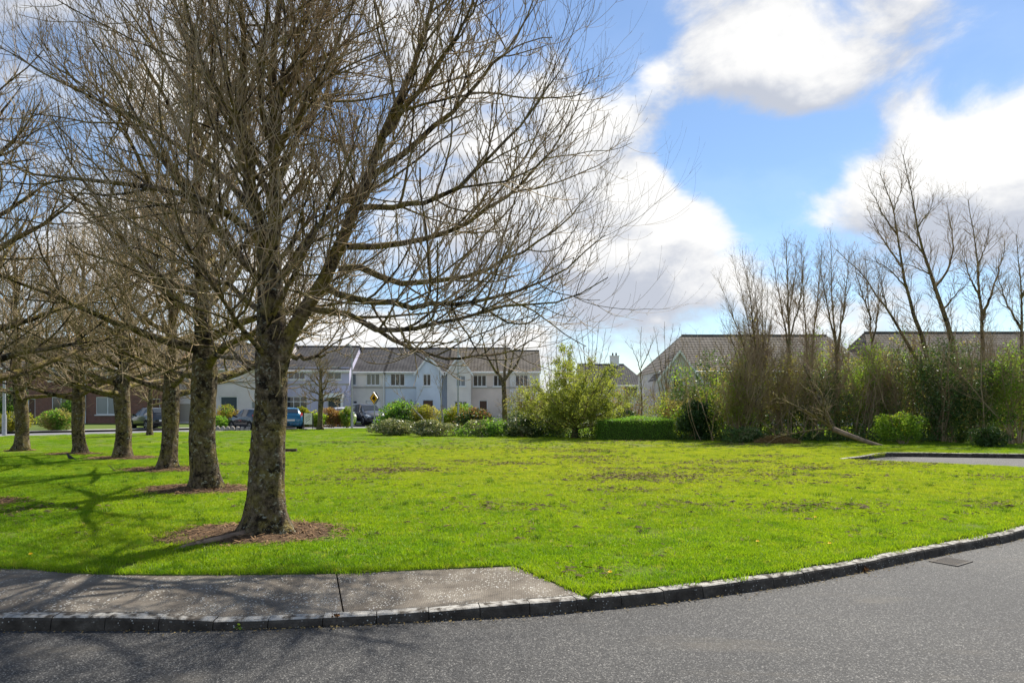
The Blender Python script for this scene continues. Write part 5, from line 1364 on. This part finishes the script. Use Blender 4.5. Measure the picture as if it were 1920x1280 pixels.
# stone edging of a front garden, stone by stone
sw_ = empty('garden_wall', gp(412, 806)); tag(sw_, 'low edging of rounded stones below the cushion shrub', 'wall')
rs_ = np.random.default_rng(8)
for i in range(9):
    a = np.linspace(0, 2 * np.pi, 8, endpoint=False); V = [(0, 0, .24 + rs_.uniform(-.03, .05))]
    for rr, z in ((.6, .21), (1, .1), (1, -.03)):
        V += [(math.cos(t) * .17 * rr * rs_.uniform(.85, 1.1), math.sin(t) * .13 * rr * rs_.uniform(.85, 1.1), z + rs_.uniform(-.02, .02)) for t in a]
    T = [(0, 1 + j, 1 + (j + 1) % 8) for j in range(8)]; Q = [(1 + l * 8 + j, 9 + l * 8 + j, 9 + l * 8 + (j + 1) % 8, 1 + l * 8 + (j + 1) % 8) for l in range(2) for j in range(8)]
    obj('stone', mesh('stone', V, Q, T, True), M['stone'], sw_, (-.9 + i * .33, .25 + rs_.uniform(-.05, .05), 0))

# ================================================================== CARS
def car(label, loc, heading, paintm, L=3.95, Wd=1.7, Ht=1.46, suv=False):
    """local frame: +x forward, z up, origin on the ground in the middle"""
    root = empty('parked_car', loc, heading); tag(root, label, 'car', 'parked cars')
    l = L / 2; hw = Wd / 2; rw = .31 if not suv else .35
    gb = .2 if not suv else .26
    belt = .93 if not suv else 1.06
    # stations: x, bottom, mid z, belt z, belt half width, top z, top half width
    ST = [(l, gb + .12, .45, .60, hw * .74, .62, hw * .55), (l - .10, gb, .5, .72, hw * .88, .75, hw * .72), (l - .45, gb, .55, belt - .1, hw * .95, belt - .06, hw * .80),
          (l - 1.05, gb, .58, belt - .02, hw * .97, belt + .06, hw * .82), (l - 1.65, gb, .6, belt, hw * .97, Ht - .10, hw * .70), (l - 2.1, gb, .6, belt + .01, hw * .97, Ht, hw * .70),
          (l - 2.75, gb, .6, belt + .03, hw * .97, Ht - .01, hw * .69), (-l + .55, gb, .6, belt + .06, hw * .95, Ht - .07, hw * .66), (-l + .18, gb, .6, belt + .06, hw * .92, belt + .16, hw * .70), (-l + .04, gb + .05, .55, belt - .12, hw * .88, belt - .08, hw * .7), (-l, gb + .1, .5, .62, hw * .82, .64, hw * .6)]
    V = []
    for (x, zb, zm, zt, bw, tz, tw) in ST:
        prof = [(0, zb), (hw * .8 if abs(x) < l - .05 else bw * .8, zb), (min(hw, bw * 1.04), zb + .14), (min(hw, bw * 1.06), zm), (bw, zt), (tw, tz), (tw * .55, tz + .035), (0, tz + .045)]
        V += [(x, y, z) for y, z in prof] + [(x, -y, z) for y, z in prof[1:-1][::-1]]
    m_ = 14; n = len(ST)
    Q = [(i * m_ + j, i * m_ + (j + 1) % m_, (i + 1) * m_ + (j + 1) % m_, (i + 1) * m_ + j) for i in range(n - 1) for j in range(m_)]
    T = [(0, j + 1, j) for j in range(1, m_ - 1)] + [((n - 1) * m_, (n - 1) * m_ + j, (n - 1) * m_ + j + 1) for j in range(1, m_ - 1)]
    body = obj('body', mesh('body', V, Q, T, True), M[paintm], root)
    VV = np.array(V)
    def pt(i, j): return VV[i * m_ + j]
    def pane(quad, name='window', shr=.88, offs=.012, mat='glass'):
        q = np.array(quad); c = q.mean(0); q = c + (q - c) * shr
        nrm_ = np.cross(q[1] - q[0], q[3] - q[0]); nrm_ /= np.linalg.norm(nrm_)
        if np.dot(nrm_, c - np.array([0, 0, .6])) < 0: nrm_ = -nrm_
        q2 = q + nrm_ * offs; q1 = q - nrm_ * .02
        mb = MB().add(np.vstack([q2, q1]), [(0, 1, 2, 3), (0, 4, 5, 1), (1, 5, 6, 2), (2, 6, 7, 3), (3, 7, 4, 0)])
        return mb.build(name, M[mat], root)
    for s in (0, 1):
        jb, jt = (4, 5) if s == 0 else (10, 9)
        for a, b in ((3, 4), (4, 5), (5, 6), (6, 7)):
            if a == 3:
                q = [pt(3, jb), pt(4, jb), pt(4, jt), pt(3, jt) * .3 + pt(4, jt) * .7]
                q[0] = pt(3, jb) * .45 + pt(4, jb) * .55; pane(q, 'side_window')
            else: pane([pt(a, jb), pt(b, jb), pt(b, jt), pt(a, jt)], 'side_window', .9)
    pane([pt(3, 5), pt(4, 5), pt(4, 9), pt(3, 9)], 'windscreen', .9, .05)
    pane([pt(7, 5), pt(8, 5), pt(8, 9), pt(7, 9)], 'rear_window', .88, .05)
    for s in (-1, 1):
        for wx in (l - .78, -l + .72):
            y0 = s * (hw - .19); y1 = s * (hw + .012)
            MB().cyl((wx, s * (hw - .25), rw + .01), (wx, s * (hw + .004), rw + .01), rw + .065, None, 20).build('wheel_arch', M['tyre'], root)
            w_ = MB().cyl((wx, y0, rw), (wx, y1, rw), rw, None, 22).build('wheel', M['tyre'], root)
            MB().cyl((wx, y1 - s * .02, rw), (wx, y1 + s * .006, rw), rw * .66, rw * .6, 16).build('rim', M['rim'], w_)
            sp_ = MB()
            for q in range(5):
                a = q * 2 * math.pi / 5 + .3
                sp_.cyl((wx + math.cos(a) * rw * .2, y1 + s * .009, rw + math.sin(a) * rw * .2), (wx + math.cos(a) * rw * .52, y1 + s * .009, rw + math.sin(a) * rw * .52), .03, .045, 6)
            sp_.build('rim_gap', M['tyre'], w_)
        MB().box(l - 1.28, l - 1.1, s * (hw + .02) - .07, s * (hw + .02) + .07, belt + .0, belt + .12).build('wing_mirror', M[paintm], root)
        MB().add([(-l + .22, s * hw * .97, .92), (-l + .02, s * hw * .8, .8), (-l + .06, s * hw * .78, 1.08), (-l + .2, s * hw * .92, 1.14), (-l + .42, s * hw * .99, 1.06)], None, [(0, 1, 2), (0, 2, 3), (0, 3, 4)]).build('tail_light', M['red_lamp'], root)
        MB().add([(l + .005, s * hw * .52, .66), (l - .06, s * hw * .9, .66), (l - .4, s * hw * 1.0, .82), (l - .3, s * hw * .9, .88), (l - .05, s * hw * .6, .76)], None, [(0, 1, 4), (1, 2, 3), (1, 3, 4)]).build('headlight', M['clear_lamp'], root)
    MB().box(-l - .012, -l + .02, -.27, .27, .56, .68).build('number_plate', M['plate'], root)
    MB().box(l - .02, l + .012, -.27, .27, .38, .49).build('number_plate', M['plate'], root)
    MB().box(l - .03, l + .006, -hw * .55, hw * .55, .52, .6).build('grille', M['tyre'], root)
    MB().box(-l + .0, -l + .06, -hw * .75, hw * .75, gb + .08, gb + .26).build('rear_bumper', M['tyre'], root)
    return root
def hd(dx, dy): return math.atan2(dy, dx)
def rp(x, y, z=-.1): g = gp(x, y, z); return g
c_ = rp(452, 807.0); car('charcoal hatchback with red tail light, partly behind the largest trunk', (c_[0] + .5, c_[1] + .6, -.1), R(139), 'car_black')
Yc = 48.; car('black hatchback parked by the brick house behind the third trunk', (hx(283, Yc), Yc, -.05), R(140), 'car_dark')
Yc = 47.5; car('teal blue hatchback showing its rear right of the largest trunk', (hx(550, Yc) - .95, Yc + 2., -.05), R(111), 'car_blue')
Yc = 56.; car('dark grey people carrier facing the green, below the yellow warning sign', (hx(684, Yc), Yc + .8, .0), hd(.55, -.83), 'car_grey', 4.4, 1.82, 1.68, True)
Yc = 54.; car('white car almost hidden behind the bright green rounded shrub', (hx(664, Yc) - 1.5, Yc + 2.2, .0), hd(.45, -.89), 'car_white', 3.7, 1.62, 1.4)

# ================================================================== STREET FURNITURE AND SMALL THINGS
def pole(name, label, x, yb, ztop, r0, r1, lamp=True, z=0.):
    p = gp(x, yb, z); root = empty(name, p); tag(root, label, 'lamp post')
    MB().cyl((0, 0, -.05), (0, 0, 1.1), r0, r0, 12).build('base', M['metal'], root)
    MB().cyl((0, 0, 1.1), (0, 0, ztop), r0 * .72, r1, 12).build('shaft', M['metal'], root)
    MB().box(-.04, .04, -r0 - .006, -r0 + .02, .35, .75).build('access_door', M['metal'], root)
    if lamp:
        MB().cyl((0, 0, ztop - .02), (.0, -.7, ztop + .18), r1 * .9, r1 * .8, 8).build('arm', M['metal'], root)
        MB().box(-.1, .1, -1.2, -.65, ztop + .13, ztop + .25).build('lantern', M['metal'], root)
    return root
pole('lamp_post', 'thick grey lamp post at the far left edge', 8, 814, 5.6, .115, .05)
pole('lamp_post', 'thin grey lamp post left of the dark grey people carrier', 660, 802, 5.6, .085, .04)
pole('lamp_post', 'slim grey lamp post rising from the shrubs before the peach house', 859, 806, 5.6, .08, .04)
# amber warning diamond
Ys = 47.5; sx0 = hx(702, Ys)
ws = empty('warning_sign', (sx0, Ys, 0)); tag(ws, 'amber diamond warning sign with black hump symbol on a grey post', 'sign')
MB().cyl((0, 0, -.05), (0, 0, 2.45), .04, None, 10).build('post', M['metal'], ws)
def diamond(name, rz, off, face, back, zc=2.1, s=.43):
    rot = (0, 0, rz)
    pl = MB().prism([(0, -s), (s, 0), (0, s), (-s, 0)], 1, -.012, .012).build(name, back, ws, loc=(off[0], off[1], zc), rot=rot)
    if face is not None:
        MB().prism([(0, -s * .97), (s * .97, 0), (0, s * .97), (-s * .97, 0)], 1, -.018, -.0135).build('face', face, pl)
        b = MB(); q = s * .88; w = .025
        for a, c in (((0, -q), (q, 0)), ((q, 0), (0, q)), ((0, q), (-q, 0)), ((-q, 0), (0, -q))):
            dx, dz = c[0] - a[0], c[1] - a[1]; ln = math.hypot(dx, dz); nx_, nz_ = -dz / ln * w, dx / ln * w
            b.quad((a[0], -.021, a[1]), (c[0], -.021, c[1]), (c[0] + nx_, -.021, c[1] + nz_), (a[0] + nx_, -.021, a[1] + nz_))
        b.build('border', M['sign_black'], pl)
        hm = [(-.2, -.07)] + [(-.2 + .4 * t / 10, -.07 + .05 + .1 * math.sin(math.pi * t / 10)) for t in range(11)] + [(.2, -.07)]
        MB().prism(hm, 1, -.024, -.0195).build('symbol', M['sign_black'], pl)
    return pl
diamond('sign_plate', R(-38), (-.03, -.06), M['sign_yellow'], M['metal'])
diamond('rear_plate', R(68), (.09, .06), None, M['dark_metal'], 2.1)
# cream notice board on two legs
nb = empty('notice_board', gp(578, 804)); tag(nb, 'small cream notice board with dark diagonal lettering on two thin legs', 'sign')
for xx in (-.31, .31): MB().box(xx - .025, xx + .025, -.025, .025, -.05, 1.12).build('leg', M['dark_metal'], nb)
bd_ = MB().box(-.17 - .1, .17 + .1, -.05, -.027, .32, 1.08).build('board', M['sign_white'], nb)
st_ = MB()
for (xa, za, n_) in ((-.17, .72, 4), (-.17, .60, 5), (-.15, .46, 4)):
    for q in range(n_):
        x_ = xa + q * .075; z_ = za + q * .055
        st_.quad((x_, -.054, z_), (x_ + .05, -.054, z_ + .036), (x_ + .04, -.054, z_ + .075), (x_ - .005, -.054, z_ + .04))
st_.build('lettering', M['sign_black'], bd_)
# low timber bar on bare earth
tb = empty('timber_rail', gp(512, 849)); tag(tb, 'low dark timber bar lying on bare earth behind the largest trunk', 'timber')
MB().box(-.82, .82, -.06, .06, .07, .15).build('bar', M['timber'], tb)
for xx in (-.7, .7): MB().box(xx - .06, xx + .06, -.05, .05, -.02, .069).build('block', M['timber'], tb)
# bird
def bird(loc, rz):
    root = empty('bird', loc, rz); tag(root, 'small black bird standing on the grass before the fifth trunk', 'bird')
    prof = [(-.17, .085, .004), (-.12, .095, .016), (-.08, .11, .03), (-.03, .125, .048), (.02, .145, .052), (.055, .17, .042), (.075, .195, .031), (.095, .215, .031), (.112, .218, .024), (.124, .216, .009)]
    V = []; s = 12
    for (x, z, r_) in prof:
        for a in range(s):
            an = a / s * 2 * math.pi; V.append((x + math.sin(an) * r_ * -.25, math.cos(an) * r_ * .9, z + math.sin(an) * r_))
    n = len(prof); Q = [(i * s + a, i * s + (a + 1) % s, (i + 1) * s + (a + 1) % s, (i + 1) * s + a) for i in range(n - 1) for a in range(s)]
    T = [(0, a + 1, a) for a in range(1, s - 1)] + [((n - 1) * s, (n - 1) * s + a, (n - 1) * s + a + 1) for a in range(1, s - 1)]
    obj('body', mesh('body', V, Q, T, True), M['feather'], root)
    MB().add([(-.13, -.02, .10), (-.13, .02, .10), (-.26, .028, .06), (-.26, -.028, .06), (-.13, 0, .085), (-.26, 0, .05)], [(0, 1, 2, 3), (1, 4, 5, 2), (4, 0, 3, 5)]).build('tail', M['feather'], root)
    MB().cyl((.12, 0, .215), (.155, 0, .208), .009, .002, 6).build('beak', M['beak'], root)
    for y in (-.022, .022):
        MB().cyl((-.005, y, .1), (.0, y, .012), .005, .004, 6).cyl((0, y, .013), (.03, y, .008), .004, .003, 5).cyl((0, y, .013), (-.02, y, .008), .004, .003, 5).build('leg', M['beak'], root)
        MB().add([(.03, y * 2.1, .16), (-.06, y * 2.2, .135), (-.17, y * .9, .095), (-.08, y * 2.15, .1), (.02, y * 2.2, .12)], None, [(0, 1, 4), (1, 3, 4), (1, 2, 3)]).build('wing', M['feather'], root)
bird(gp(131, 866) + np.array([0, 0, .015]), R(160))
# stick standing in the grass
g0 = gp(210, 886); sk = spline([np.array([.12, 0, .0]), np.array([0, 0, .12]), np.array([-.14, .05, .2])], 8); V, Q = tubes(sk[None], np.linspace(.012, .006, 8)[None], 6)
tag(obj('fallen_stick', mesh('fallen_stick', V, Q, None, True), M['timber'], None, g0), 'thin fallen stick poking up from the grass by the third trunk', 'stick')
# dandelions
DG = 'dandelions on the lawn'
def dandelion(x, y, lb):
    g = gp(x, y); root = empty('dandelion', g); tag(root, lb, 'flower', DG)
    MB().cyl((0, 0, 0), (.005, 0, .06), .002, .002, 5).build('stem', M['leaf_green'], root)
    f = MB(); n = 12
    for q in range(n):
        a = q / n * 6.283; b = a + .5
        f.tri((.005, 0, .058), (.005 + .024 * math.cos(a), .024 * math.sin(a), .068), (.005 + .024 * math.cos(b), .024 * math.sin(b), .066))
        f.tri((.005, 0, .064), (.005 + .014 * math.cos(a), .014 * math.sin(a), .078), (.005 + .014 * math.cos(b), .014 * math.sin(b), .077))
    f.build('flower_head', M['dandelion'], root)
dandelion(57, 1049, 'yellow dandelion near the footpath at far left')
dandelion(1143, 1084, 'yellow dandelion beside the slanting end of the footpath')
dandelion(1528, 977, 'yellow dandelion out on the open lawn, right of centre')
dandelion(1555, 1028, 'yellow dandelion closest to the kerb on the right')
dandelion(1420, 1024, 'lone yellow dandelion on the right lawn, left of the others there')
# dry weeds at the kerb
def weed(x, y, z, lb, mat, n=26, s=.06):
    g = gp(x, y, z); r = np.random.default_rng(int(x))
    C = np.column_stack([r.normal(0, s * .5, n), r.normal(0, s * .3, n), np.abs(r.normal(0, s * .35, n)) + .01])
    o = obj('kerb_weed', leaves_mesh('kerb_weed', C, s, r), M[mat], None, g); tag(o, lb, 'weed')
weed(632, 1156, -.03, 'small tuft of orange dried weed at the footpath joint', 'dead_weed', 16, .035)
weed(1622, 1072, RZ, 'orange-brown dried weed at the kerb foot left of the drain', 'dead_weed', 22, .04)
weed(445, 1179, RZ, 'little green weed growing at the kerb foot, lower left', 'leaf_green', 22, .04)
weed(1352, 1113, RZ, 'small rusty weed in a kerb joint on the right bend', 'dead_weed', 12, .03)
# road gully grate
gg = gp(1783, 1053, RZ); ga = empty('drain_grate', gg, R(35)); tag(ga, 'rectangular iron drain grate set in the road by the kerb', 'drain')
fr = MB(); a, b = .2, .15
fr.box(-a, a, -b, -b + .03, -.03, .012).box(-a, a, b - .03, b, -.03, .012).box(-a, -a + .03, -b + .03, b - .03, -.03, .0115).box(a - .03, a, -b + .03, b - .03, -.03, .0115)
fr.build('frame', M['iron'], ga)
MB().box(-a + .03, a - .03, -b + .03, b - .03, -.028, .004).build('sump', M['sign_black'], ga)
for i in range(8):
    x = -a + .055 + i * (2 * a - .11) / 7
    MB().box(x - .013, x + .013, -b + .03, b - .03, .0045, .011).build('bar', M['iron'], ga)
